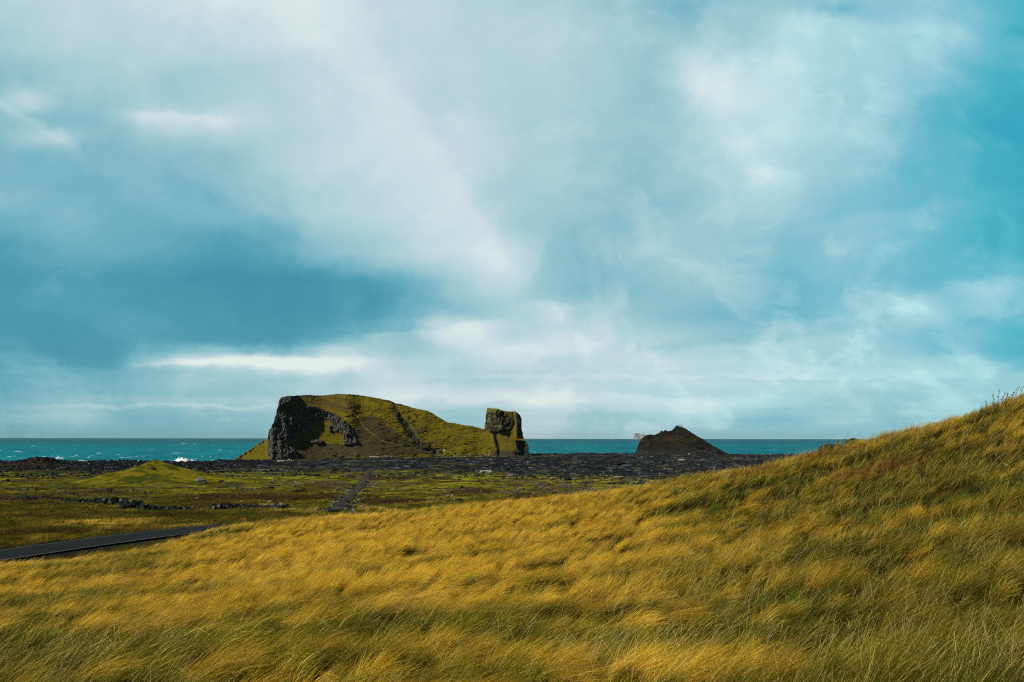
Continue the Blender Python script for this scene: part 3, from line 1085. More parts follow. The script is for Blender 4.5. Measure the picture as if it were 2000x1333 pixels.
def t_disp(X, Yv, Z, rock, PX, PY):
    dx, dy, dz = rock_disp(X, Yv, Z, rock, PX, PY)
    bulge = 0.9 * sm(PX, 1006, 1016) * np.exp(-((PY - 820) / 9.0) ** 2)
    return dx * 0.7 + bulge, dy * 0.75, dz * 0.6


crag, _ = relief('crag', np.concatenate([np.linspace(944, 953, 60), np.linspace(953.2, 1010, 150), np.linspace(1010.2, 1050, 150)]), TR, TB, TYB, t_tan, t_col, t_rock, t_disp, MAT_HEAD,
                 nt=220, back=26, side=t_side, edge_keep=9999)
tag(crag, 'square upright rock crag at the right end of the headland', 'crag', kind='structure')

# --- dark conical knoll by the sea
MR = [(1236, 893), (1240, 889), (1242, 882), (1244, 876), (1247, 869), (1251, 861), (1254, 856.5), (1260, 852), (1266, 849.5), (1273, 849.5), (1277, 850.5), (1284, 847.5), (1289, 844.5), (1292, 840.5), (1294.5, 843.5),
      (1297, 842), (1299.5, 840), (1302, 842.5), (1306, 842.5), (1312, 840.5), (1317, 836.5), (1319, 833.5), (1323, 831), (1326, 832.5), (1331, 834), (1337, 837), (1345, 841), (1354, 847), (1364, 853), (1373, 858.5), (1380, 863.5),
      (1392, 870.5), (1405, 877.5), (1418, 884.5), (1432, 889), (1446, 892)]
MB = [(1236, 894), (1450, 893)]
MYB = [(1236, 770), (1262, 748), (1300, 742), (1360, 744), (1400, 752), (1450, 775)]


def m_tan(px, py):
    t = np.full(px.shape, 0.95)
    t = np.where(px < 1262, 2.6, t)
    t = np.where((py < 862) & (px > 1262), 0.75, t)
    return t


def m_rock(px, py):
    return (px < 1258) | (py < 842) | ((px > 1310) & (py < 856 + (px - 1310) * .4)) | ((py > 872) & (px > 1300) & (px < 1390))


def m_side(px, py):
    g = 8.0 * np.clip((1262 - px) / 20.0, 0, 1) ** 1.6
    g = g - 2.6 * fbm(px / 26.0, py / 14.0, 6.0, 3) - 1.2 * ridged(px / 14.0 - py / 9.0, py / 16.0, 2.0, 2)
    return g


def m_disp(X, Yv, Z, rock, PX, PY):
    dx, dy, dz = rock_disp(X, Yv, Z, rock * 0.16, PX, PY)
    g = -1.9 * ridged(X / 6.5, Z / 5.0, Yv / 9.0, 3) * (0.4 + 0.6 * rock) + 0.5 * ridged(X / 4.0, Z / 4.0, Yv / 6.0, 3) + 0.3 * perlin(X / 1.2, Z / 1.2, 3.0)
    return dx, dy + g, dz + 0.30 * perlin(X / 1.6, Z / 1.6, 7.0)


def m_col(px, py, jx, jy, rock, X, Yv, Z):
    n1 = fbm(px / 16.0, py / 9.0, 3.0, 3)
    n3 = fbm(px / 2.6, py / 2.2, 1.0, 3)
    c = mx(c3(px, (0.011, 0.011, 0.011)), (0.024, 0.021, 0.015), sm(n3, -0.05, 0.25))
    ol = np.exp(-(((px - 1325) / 22.0) ** 2 + ((py - 864) / 9.0) ** 2)) + 0.8 * np.exp(-(((px - 1264) / 7.0) ** 2 + ((py - 868) / 8.0) ** 2)) + 0.5 * np.exp(-(((px - 1300) / 30.0) ** 2 + ((py - 856) / 7.0) ** 2))
    c = mx(c, (0.036, 0.030, 0.010), np.clip(ol + n1 * 0.9, 0, 1) * 0.7)
    c = mx(c, (0.030, 0.030, 0.032), sm(py + 6 * n1, 874, 884) * 0.6)
    return np.clip(c, 0.004, 1)


MAT_MOUND = tinted('dark_ash_slope', fine=0.9, contrast=0.4, bump=0.8, bscale=0.8, bdist=0.7)
mound, mound_ridge = relief('knoll', np.linspace(1236, 1446, 520), MR, MB, MYB, m_tan, m_col, m_rock, m_disp, MAT_MOUND, nt=160, back=28, side=m_side, hb=26)
tag(mound, 'dark pointed lava knoll standing alone by the sea', 'knoll', kind='structure')

# --- far island
print('island')
a_, s_ = ray_ratio(1249, 850)
ID = 13500.0
ISX = float(a_) * ID
K = ID / FPX
prof = [(0.0, -10.5, 10.3), (0.25, -10.3, 10.3), (0.5, -9.6, 10.6), (0.68, -9.3, 10.6), (0.78, -9.3, 9.6), (0.86, -9.2, 4.0), (0.94, -9.0, 0.0), (1.0, -8.6, -3.5)]
H = 84.0
vs, nr, na = [], 40, 90
for i in range(nr):
    f = i / (nr - 1)
    l = np.interp(f, [p[0] for p in prof], [p[1] for p in prof]) * K
    r = np.interp(f, [p[0] for p in prof], [p[2] for p in prof]) * K
    for j in range(na):
        th = 2 * math.pi * j / na
        cx_, rx_ = (l + r) / 2, (r - l) / 2
        ct, st_ = math.cos(th), math.sin(th)
        x_ = cx_ + rx_ * math.copysign(abs(ct) ** 0.6, ct)
        y_ = 45 * math.copysign(abs(st_) ** 0.7, st_)
        nn = 1 + 0.07 * float(ridged(x_ / 28.0, f * 1.5, y_ / 30.0, 3))
        vs.append((x_ * nn, y_ * nn * 1.2, f * H))
nv = len(vs)
vs.append((-6.0 * K, 0, H))
fs = []
for i in range(nr - 1):
    for j in range(na):
        k2 = (j + 1) % na
        fs.append((i * na + j, i * na + k2, (i + 1) * na + k2, (i + 1) * na + j))
for j in range(na):
    fs.append(((nr - 1) * na + j, (nr - 1) * na + (j + 1) % na, nv, nv))
vs = np.array(vs)
fs = np.array(fs)
isl_me = bpy.data.meshes.new('island')
isl_me.from_pydata([tuple(v) for v in vs], [], [tuple(dict.fromkeys(f)) for f in fs.tolist()])
m, t, o = material('guano_white_rock')
pos = t.new('ShaderNodeTexCoord').outputs['Object']
mp = t.new('ShaderNodeMapping')
mp.inputs['Scale'].default_value = (1, 1, 0.25)
t.l.new(pos, mp.inputs[0])
nn_ = t.noise(mp.outputs[0], 0.05, 4.0, 0.6)
sp2 = t.new('ShaderNodeSeparateXYZ')
t.l.new(pos, sp2.inputs[0])
ci = t.mix(t.step(nn_, 0.40, 0.62), (0.10, 0.12, 0.13), (0.36, 0.36, 0.36))
b = t.new('ShaderNodeBsdfPrincipled')
t.l.new(ci, b.inputs['Base Color'])
b.inputs['Roughness'].default_value = 0.9
t.l.new(b.outputs[0], o.inputs[0])
isl_me.materials.append(m)
isl = bpy.data.objects.new('island', isl_me)
isl.location = (ISX, ID, -1.0)
COL.objects.link(isl)
tag(isl, 'tiny pale steep rock island far out on the horizon', 'island')

# ------------------------------------------------------------------ road
print('road')
m, t, o = material('asphalt')
pos = t.new('ShaderNodeNewGeometry').outputs['Position']
n1 = t.noise(pos, 6.0, 5.0, 0.7)
n2 = t.noise(pos, 0.4, 3.0, 0.5)
c = t.mix(n1, (0.006, 0.009, 0.012), (0.016, 0.021, 0.026))
c = t.mix(t.math('MULTIPLY', n2, 0.35), c, (0.022, 0.028, 0.034))
b = t.new('ShaderNodeBsdfDiffuse')
t.l.new(c, b.inputs['Color'])
b.inputs['Roughness'].default_value = 0.9
gl = t.new('ShaderNodeBsdfGlossy')
gl.inputs['Roughness'].default_value = 0.6
mxr = t.new('ShaderNodeMixShader')
mxr.inputs[0].default_value = 0.02
t.l.new(b.outputs[0], mxr.inputs[1])
t.l.new(gl.outputs[0], mxr.inputs[2])
t.l.new(mxr.outputs[0], o.inputs[0])
MAT_ROAD = m
MAT_LINE = plain_mat('worn_road_paint', (0.13, 0.14, 0.15), 0.7, 0.5, 1.5)
RS = smooth_poly(ROAD, 12)
tg = np.gradient(RS, axis=0)
tg /= np.linalg.norm(tg, axis=1)[:, None]
nl = np.stack([-tg[:, 1], tg[:, 0]], -1)


def strip(name, offs, zoff, mat):
    V, n = [], len(RS)
    for k, of in enumerate(offs):
        p = RS + nl * of
        z = road_z(p[:, 1]) + zoff - 0.010 * (of / 3.0) ** 2
        V.append(np.stack([p[:, 0], p[:, 1], z + np.zeros(n)], -1))
    V = np.stack(V, 1).reshape(-1, 3)
    return make_mesh(name, V, grid_faces(n, len(offs))[:, ::-1], mat)


rd = strip('road', [-3.1, -3.05, -1.5, 0.0, 1.5, 3.05, 3.1], 0.05, MAT_ROAD)
# side faces give the carriageway its thickness
me = rd.data
tag(rd, 'narrow dark asphalt road passing below the grass slope', 'road', kind='structure')
for of in (-2.85, 2.85):
    ln = strip('edge_line', [of - 0.08, of + 0.08], 0.056, MAT_LINE)
    ln.parent = rd

# ------------------------------------------------------------------ rocks
print('rocks')


def ico(sub):
    import bmesh
    bm = bmesh.new()
    bmesh.ops.create_icosphere(bm, subdivisions=sub, radius=1.0)
    bm.verts.ensure_lookup_table()
    v = np.array([list(x.co) for x in bm.verts])
    f = np.array([[q.index for q in fa.verts] for fa in bm.faces])
    bm.free()
    return v, f


I1, F1 = ico(1)
I2, F2 = ico(2)
I3, F3 = ico(3)


def rock_shape(V, seed, rough=0.45):
    """an angular block: a sphere cut by random planes, then roughened"""
    rs = np.random.default_rng(seed)
    v = V.copy()
    for _ in range(9):
        nrm_ = rs.normal(size=3)
        nrm_ /= np.linalg.norm(nrm_)
        h = rs.uniform(0.45, 0.85)
        d = v @ nrm_
        v = v - np.outer(np.maximum(d - h, 0), nrm_)
    v = v * (1 + rough * 0.35 * perlin(v[:, 0] * 2 + seed, v[:, 1] * 2, v[:, 2] * 2))[:, None]
    return v


PROTO1 = [rock_shape(I1, s) for s in range(16)]
PROTO2 = [rock_shape(I2, 100 + s) for s in range(16)]


def scatter_rocks(name, xs, ys, sizes, cols, mat, protos, F, sink=0.25, flat=0.62, zs=None):
    n = len(xs)
    if zs is None:
        zs = terrain(xs, ys)
    nv = len(protos[0])
    P = np.array(protos)[RNG.integers(0, len(protos), n)]
    ang = RNG.uniform(0, 2 * math.pi, n)
    sxyz = np.stack([sizes * RNG.uniform(0.7, 1.3, n), sizes * RNG.uniform(0.7, 1.3, n), sizes * RNG.uniform(flat * 0.6, flat * 1.4, n)], -1)
    P = P * sxyz[:, None, :]
    ca, sa = np.cos(ang)[:, None], np.sin(ang)[:, None]
    x = P[..., 0] * ca - P[..., 1] * sa
    y = P[..., 0] * sa + P[..., 1] * ca
    V = np.stack([x + xs[:, None], y + ys[:, None], P[..., 2] + (zs + sxyz[:, 2] * (1 - 2 * sink) * 0.6)[:, None]], -1).reshape(-1, 3)
    Fa = (F[None] + (np.arange(n) * nv)[:, None, None]).reshape(-1, 3)
    C = np.repeat(cols, nv, 0)
    return make_mesh(name, V, Fa, mat, color=C)


MAT_ROCK = tinted('basalt_rock', fine=1.3, contrast=0.5, bump=0.5, bscale=2.5, bdist=0.25)


def rock_cols(n, light=0.15):
    r = RNG.uniform(size=n)
    base = np.tile([0.017, 0.021, 0.026], (n, 1)) * RNG.uniform(0.5, 1.5, n)[:, None]
    li = np.tile([0.15, 0.15, 0.145], (n, 1)) * RNG.uniform(0.6, 1.4, n)[:, None]
    return np.where((r < light)[:, None], li, base)


def fan_points(n, y0, y1, a0, a1, pw=1.0):
    y = (RNG.uniform(size=n) * (y1 ** pw - y0 ** pw) + y0 ** pw) ** (1 / pw)
    a = RNG.uniform(a0, a1, n)
    return a * y, y


# bank of beach boulders at left
bx_, by_ = [], []
n = 17000
aa = RNG.uniform(-0.62, -0.235, n)
s0 = np.interp(aa, _sh[:, 0], _sh[:, 1])
yy = s0 - np.abs(RNG.normal(0, 1, n)) * 62 + 8
yy = np.clip(yy, 335, 540)
xx = aa * yy
sz = RNG.lognormal(-0.75, 0.35, n)
bank = scatter_rocks('beach_boulders', xx, yy, sz, rock_cols(n, 0.05) * 0.9, MAT_ROCK, PROTO1, F1)
tag(bank, 'bank of dark rounded beach boulders between heath and sea', 'boulders', kind='stuff')
# lava rubble over the flats
x1, y1 = fan_points(60000, 290, 790, -0.6, 0.6, 0.5)
nz = fbm(x1 / 16.0, y1 / 12.0 + 77, 0.0, 3) + 0.4 * fbm(x1 / 50.0, y1 / 40.0, 0.0, 2)
edge = np.interp(x1 / y1, [-0.6, -0.40, -0.30, -0.2, 0.0, 0.12, 0.25, 0.5], [330, 330, 340, 360, 330, 300, 280, 280])
keep = (nz > -0.05) & (y1 > edge - 40 * RNG.uniform(size=len(x1))) & (y1 < shore_d(x1, y1) + 6)
x1, y1, nz = x1[keep], y1[keep], nz[keep]
sz = RNG.lognormal(-1.0, 0.42, len(x1)) * (0.7 + 1.2 * np.clip(nz, 0, 1))
lg = rock_cols(len(x1), 0.10) * 0.85
rub = scatter_rocks('lava_rubble', x1, y1, sz, lg, MAT_ROCK, PROTO1, F1)
tag(rub, 'broken grey lava rubble covering the flats before the headland', 'rubble', kind='stuff')
# stones in the moss
x2, y2 = fan_points(14000, 170, 340, -0.6, 0.6, 1.0)
nz = fbm(x2 / 9.0, y2 / 7.0 + 7, 0.0, 3) + 0.15 * sm(x2 / y2, -0.15, 0.1)
keep = (nz > 0.12) & (bump2(x2, y2, px_x(306, 292), 288, 22, 22) < 0.25) & (y2 > crest_d(x2, y2) + 40)
x2, y2 = x2[keep], y2[keep]
sz = RNG.lognormal(-1.55, 0.45, len(x2))
st2 = scatter_rocks('moss_stones', x2, y2, sz, rock_cols(len(x2), 0.30), MAT_ROCK, PROTO1, F1)
tag(st2, 'small grey stones scattered through the green moss', 'stones', kind='stuff')

# rubble path running from the road towards the headland
PATH = [hit(px, py) for px, py in [(655, 1000), (668, 985), (684, 970), (700, 955), (712, 942), (718, 930), (722, 920)]]
PS = smooth_poly([(p[0], p[1]) for p in PATH], 40)
tgp = np.gradient(PS, axis=0)
tgp /= np.linalg.norm(tgp, axis=1)[:, None]
nlp = np.stack([-tgp[:, 1], tgp[:, 0]], -1)
V = []
for of in np.linspace(-1, 1, 13):
    w_ = 1.3 * (1 + 0.5 * perlin(PS[:, 1] / 6.0, of * 2))
    p = PS + nlp * (of * w_)[:, None]
    z = terrain(p[:, 0], p[:, 1]) + 0.22 * (1 - of ** 2) + 0.02 - 0.1 * (abs(of) > .95)
    V.append(np.stack([p[:, 0], p[:, 1], z], -1))
V = np.stack(V, 1).reshape(-1, 3)
pc = mixc(np.tile(np.array([0.060, 0.058, 0.050]), (len(V), 1)), (0.035, 0.034, 0.034), sm(perlin(V[:, 0] / 2.0, V[:, 1] / 2.0), -.2, .3)) * 0.8
path = make_mesh('path', V, grid_faces(len(PS), 13)[:, ::-1], MAT_GROUND, smooth=True, color=pc)
tag(path, 'old stony track running over the moss towards the headland', 'path', kind='structure')
i = RNG.integers(0, len(PS), 900)
q = RNG.normal(0, 0.55, 900)
p = PS[i] + nlp[i] * (q * 3.0)[:, None] + RNG.normal(0, .6, (900, 2))
st3 = scatter_rocks('track_stones', p[:, 0], p[:, 1], RNG.lognormal(-1.5, 0.4, 900), rock_cols(900, 0.3), MAT_ROCK, PROTO1, F1)
tag(st3, 'loose grey stones lying along the old track', 'stones', kind='stuff')


# rough walls of black lava blocks
def rock_wall(name, pxs, n, size, spread, label, light=0.06, cat='wall'):
    pts = [hit(px, py)[:2] for px, py in pxs]
    S = smooth_poly(pts, 30)
    seg = np.concatenate([[0], np.cumsum(np.linalg.norm(np.diff(S, axis=0), axis=1))])
    q_ = np.sort(RNG.uniform(0, seg[-1], n))
    x_ = np.interp(q_, seg, S[:, 0]) + RNG.normal(0, spread, n)
    y_ = np.interp(q_, seg, S[:, 1]) + RNG.normal(0, spread, n)
    dens = 0.55 + 0.9 * (perlin(q_ / 6.0, 2.2) + 0.4)
    sz_ = 0.58 * size * RNG.uniform(0.5, 1.5, n) * np.clip(dens, 0.45, 1.6)
    z_ = terrain(x_, y_)
    lift = RNG.uniform(0, 1, n) ** 2 * size * 0.9 * np.clip(dens, 0, 1.4)
    o_ = scatter_rocks(name, x_, y_, sz_, rock_cols(n, light), MAT_ROCK, PROTO2, F2, zs=z_ + lift, flat=0.8)
    tag(o_, label, cat)
    return o_


rock_wall('lava_stone_wall', [(-80, 978), (0, 977), (60, 976), (120, 978), (175, 983), (210, 986)], 520, 0.42, 0.45, 'low broken wall of black lava blocks at the left edge of the meadow')
rock_wall('lava_stone_wall', [(170, 980), (200, 984), (240, 989), (262, 994), (285, 996)], 480, 0.66, 0.7, 'tall rugged heap of black lava blocks, the thickest stretch of the meadow wall')
rock_wall('lava_stone_wall', [(290, 996), (330, 995), (380, 997), (430, 995), (470, 993), (500, 993)], 520, 0.48, 0.5, 'wall of black lava blocks ending beside the grassy dip before the road')
rock_wall('lava_stone_wall', [(498, 992), (520, 992), (548, 993)], 230, 0.62, 0.5, 'short piled wall of black and grey lava blocks nearest the track', 0.2)
rock_wall('rubble_wall', [(828, 893), (845, 893.2), (858, 893)], 60, 0.75, 0.5, 'dark stone bank at the foot of the headland gully', 0.0)
rock_wall('rubble_wall', [(862, 893.5), (880, 893.5), (900, 893.3), (922, 893)], 90, 0.62, 0.6, 'row of mixed pale and dark stones at the headland foot', 0.35)


# lone boulders
def boulder(px, py, size, col, label, group=None, flat=0.7, squash=1.0):
    x_, y_, z_ = hit(px, py)
    v = rock_shape(I3, int(px * 3 + py), 0.8) * np.array([size * squash, size, size * flat])
    v = v + np.array([0.15 * size])[None] * perlin(v[:, 0] * 3 / size, v[:, 1] * 3 / size, v[:, 2] * 3 / size)[:, None] * 0.8
    me_c = np.tile(np.array(col), (len(v), 1))
    o_ = make_mesh('boulder', v, F3, MAT_ROCK, color=me_c)
    o_.location = (x_, y_, ground(x_, y_) + size * flat * 0.45)
    tag(o_, label, 'boulder', group)
    return o_


boulder(392, 942, 0.95, (0.16, 0.16, 0.16), 'pale grey boulder at the right foot of the grassy knoll', squash=1.5)
boulder(400, 946, 0.7, (0.10, 0.10, 0.10), 'smaller grey boulder lying against the pale one by the knoll')
boulder(432, 943, 0.8, (0.035, 0.025, 0.025), 'lone dark brown boulder right of the grassy knoll', squash=1.3)
boulder(299, 918, 0.75, (0.03, 0.03, 0.03), 'small dark boulder on the left shoulder of the grassy knoll')
boulder(213, 962, 0.9, (0.03, 0.03, 0.032), 'black boulder standing alone in the moss left of the knoll')
boulder(1209, 912, 2.4, (0.02, 0.02, 0.022), 'flat black boulder in the lava before the pointed knoll', flat=0.4, squash=1.8)
boulder(1331, 902, 1.5, (0.26, 0.26, 0.25), 'pale lichen grey boulder in the lava below the pointed knoll', flat=0.5, squash=1.7)
boulder(952, 926, 1.6, (0.24, 0.24, 0.23), 'broad pale grey boulder in the middle of the lava flats', flat=0.5, squash=1.9)
boulder(583, 962, 0.8, (0.02, 0.02, 0.02), 'small black boulder in the moss left of the stony track', squash=2.0, flat=.5)
boulder(1210, 936, 1.0, (0.22, 0.22, 0.22), 'thin pale slab of rock in the heath at right', flat=0.35, squash=2.2)
boulder(864, 890.5, 1.0, (0.45, 0.44, 0.42), 'whitish boulder beside the signpost at the headland foot', flat=0.6, squash=1.6)
boulder(889, 893.5, 0.8, (0.5, 0.48, 0.45), 'small whitish boulder below the row of stones', flat=0.7)
boulder(672, 864, 1.0, (0.2, 0.2, 0.18), 'grey boulder', flat=0.7).location = (px_x(566, 540), 540, 6.0)
o_ = COL.objects['boulder.012'] if 'boulder.012' in COL.objects else None
if o_:
    o_['label'] = 'grey boulder close under the cliff at the headland left foot'

# ------------------------------------------------------------------ surf
print('surf')
m, t, o = material('sea_foam')
pos = t.new('ShaderNodeNewGeometry').outputs['Position']
fn = t.noise(pos, 0.5, 5.0, 0.65)
at = t.new('ShaderNodeAttribute', attribute_name='tint')
fc = t.mix(t.step(fn, 0.35, 0.6, 0.0, 0.35), at.outputs['Color'], (0.30, 0.62, 0.64))
b = t.new('ShaderNodeBsdfPrincipled')
t.l.new(fc, b.inputs['Base Color'])
b.inputs['Roughness'].default_value = 0.6
t.l.new(b.outputs[0], o.inputs[0])
MAT_FOAM = m


def breaker(px, py, wpx, hgt, label, depth=5.0, lean=0.0):
    a, s = ray_ratio(px, py)
    d = CAMZ / -float(s)
    W_ = wpx / FPX * d
    nu, nvv = 90, 26
    u = np.linspace(-1, 1, nu)[None, :]
    v = np.linspace(-1, 1, nvv)[:, None]
    u2, v2 = np.broadcast_arrays(u, v)
    env = (1 - np.abs(u2) ** 2.2) * (0.65 + 0.5 * perlin(u2 * 4 + px, 0.3) + 0.45 * np.exp(-((u2 + 0.05) / 0.35) ** 2))
    h = hgt * np.clip(env, 0.03, 2) * np.clip(1 - v2 ** 2, 0, 1) ** 0.7
    h = h * (1 + 0.35 * perlin(u2 * 9, v2 * 4, px * .1)) - 0.15
    x_ = u2 * W_ / 2
    y_ = v2 * depth * (1 - 0.5 * np.abs(u2)) + lean * u2 + 0.6 * perlin(u2 * 6, v2 * 2, 4.0)
    V_ = np.stack([x_, y_, h], -1).reshape(-1, 3)
    c_ = mixc(np.tile(np.array([0.80, 0.86, 0.86]), (V_.shape[0], 1)), (0.12, 0.62, 0.62), (sm(h, hgt * .75, hgt * 1.2) * (u2 > -.3)).ravel() * 0.7)
    o_ = make_mesh('breaking_wave', V_, grid_faces(nvv, nu), MAT_FOAM, smooth=True, color=c_)
    o_.location = (float(a) * d, d, 0.0)
    tag(o_, label, 'wave', 'waves breaking off the boulder bank')
    return o_


def whitecaps():
    n_ = 95
    d = 1.0 / RNG.uniform(1 / 3600.0, 1 / 760.0, n_)
    a = np.where(RNG.uniform(size=n_) < 0.62, RNG.uniform(-0.62, -0.20, n_), RNG.uniform(0.0, 0.5, n_))
    nu, nvv = 13, 5
    u = np.linspace(-1, 1, nu)[None, None, :]
    v = np.linspace(-1, 1, nvv)[None, :, None]
    wd = RNG.lognormal(0.35, 0.5, n_)[:, None, None] * (d[:, None, None] / 900.0) ** 0.35
    ht = RNG.uniform(0.12, 0.5, n_)[:, None, None]
    ph = RNG.uniform(0, 99, n_)[:, None, None]
    h = ht * (1 - np.abs(u) ** 2) * (1 - v ** 2) * (1 + 0.8 * perlin(u * 2.6 + ph, v + ph)) - 0.02
    x_ = (a * d)[:, None, None] + u * wd + 0 * v
    y_ = d[:, None, None] + v * 0.9 + 0.5 * perlin(u * 2 + ph, ph) + 0 * u
    V_ = np.stack([x_, y_, h + 0.1], -1).reshape(-1, 3)
    F_ = (grid_faces(nvv, nu)[None] + (np.arange(n_) * nu * nvv)[:, None, None]).reshape(-1, 4)
    o_ = make_mesh('whitecaps', V_, F_, MAT_FOAM, smooth=True, color=np.tile(np.array([0.62, 0.72, 0.74]), (len(V_), 1)))
    tag(o_, 'small white crests dotted over the open teal water', 'foam', kind='stuff')


whitecaps()
breaker(358, 904.6, 60, 3.8, 'large white and turquoise breaking wave close behind the boulder bank')
breaker(85, 896.5, 34, 1.5, 'small white breaker, the wider of two side by side at far left')
breaker(117, 896.0, 20, 1.6, 'small compact white breaker, right of the pair at far left')
breaker(160, 903.0, 34, 1.6, 'low white breaker touching the boulder bank left of the knoll')
breaker(232, 889, 8, 0.6, 'tiny whitecap in open water above the grassy knoll')
breaker(55, 905, 14, 0.7, 'faint white breaker at the bank above the brown mound')

# ------------------------------------------------------------------ small things at the foot of the headland
print('small things')
MAT_WOOD = plain_mat('weathered_pale_wood', (0.42, 0.38, 0.30), 0.85, 0.3, 6.0)
MAT_PALE = plain_mat('bleached_board', (0.58, 0.56, 0.50), 0.7, 0.2, 4.0)


def box(cx, cy, cz, sx, sy, sz, rot=0.0):
    v = np.array([[i, j, k] for i in (-.5, .5) for j in (-.5, .5) for k in (-.5, .5)]) * np.array([sx, sy, sz])
    c_, s_ = math.cos(rot), math.sin(rot)
    x_ = v[:, 0] * c_ - v[:, 2] * s_
    z_ = v[:, 0] * s_ + v[:, 2] * c_
    v = np.stack([x_ + cx, v[:, 1] + cy, z_ + cz], -1)
    f = np.array([[0, 1, 3, 2], [4, 6, 7, 5], [0, 4, 5, 1], [2, 3, 7, 6], [0, 2, 6, 4], [1, 5, 7, 3]])
    return v, f


def boxes(name, lst, mat, parent=None):
    V_, F_, n_ = [], [], 0
    for args in lst:
        v, f = box(*args)
        V_.append(v)
        F_.append(f + n_)
        n_ += 8
    return make_mesh(name, np.vstack(V_), np.vstack(F_), mat, parent)


def at_px(px, d):
    x_ = px_x(px, d)
    return x_, d, ground(x_, d)


def post(px, d, h, label, group, wd=0.2):
    x_, y_, z_ = at_px(px, d)
    e = empty('marker_post', (x_, y_, z_))
    boxes('stake', [(0, 0, h / 2 - 0.2, wd, wd, h + 0.4)], MAT_WOOD, e)
    boxes('post_cap', [(0, 0, h + 0.03, wd * 1.5, wd * 1.5, 0.1)], MAT_PALE, e)
    tag(e, label, 'post', group)


GP = 'pale marker posts along the headland foot'
post(886.2, 690, 1.5, 'thin pale post standing above the whitish boulder', GP)
post(911.5, 690, 1.5, 'slim pale post, left of the pair at the end of the stone row', GP)
post(916.2, 690, 1.9, 'taller pale post, right of the pair at the end of the stone row', GP)
post(949.2, 696, 1.5, 'short pale post, left of the two below the crag', GP, 0.28)
post(954.8, 696, 1.5, 'short pale post, right of the two below the crag', GP, 0.28)
x_, y_, z_ = at_px(867.2, 690)
e = empty('signpost', (x_, y_, z_))
boxes('pole', [(0, 0, 1.9, 0.16, 0.16, 4.4, 0.06)], MAT_WOOD, e)
boxes('sign_board', [(0.25, -0.12, 4.0, 0.95, 0.06, 0.85, -0.2)], MAT_PALE, e)
tag(e, 'tall pale signpost with a tilted board at the headland foot', 'signpost')
# picket fence at the cliff foot
x_, y_, z_ = at_px(558, 588)
e = empty('picket_fence', (x_, y_, z_))
wf = 9.5
boxes('rail', [(0, 0, 0.95, wf, 0.08, 0.14), (0, 0, 0.45, wf, 0.08, 0.12)], MAT_PALE, e)
for k in range(9):
    boxes('fence_post', [(-wf / 2 + k * wf / 8, -0.11, 0.55, 0.16, 0.12, 1.5)], MAT_PALE, e)
tag(e, 'low pale wooden fence among boulders below the cliff', 'fence')
# pale railing by the slope foot
x_, y_, z_ = at_px(738, 640)
e = empty('handrail', (x_, y_, z_))
boxes('rail', [(-1, 0, 0.9, 9, 0.1, 0.16, 0.05), (6, 0, 1.1, 6, 0.1, 0.12, 0.0)], MAT_PALE, e)
for k in range(6):
    boxes('fence_post', [(-5 + k * 2.7, -0.12, 0.4, 0.14, 0.12, 1.3)], MAT_WOOD, e)
tag(e, 'pale wooden handrail running along the lava below the track', 'railing')


# ------------------------------------------------------------------ people
MAT_DARKC = plain_mat('dark_clothing', (0.02, 0.022, 0.028), 0.9)
MAT_BLUEC = plain_mat('slate_clothing', (0.035, 0.05, 0.065), 0.9)
MAT_WHITEC = plain_mat('pale_clothing', (0.62, 0.60, 0.56), 0.9)
MAT_TROUS = plain_mat('dark_trousers', (0.03, 0.03, 0.035), 0.9)
MAT_SKIN = plain_mat('skin', (0.45, 0.27, 0.19), 0.6)


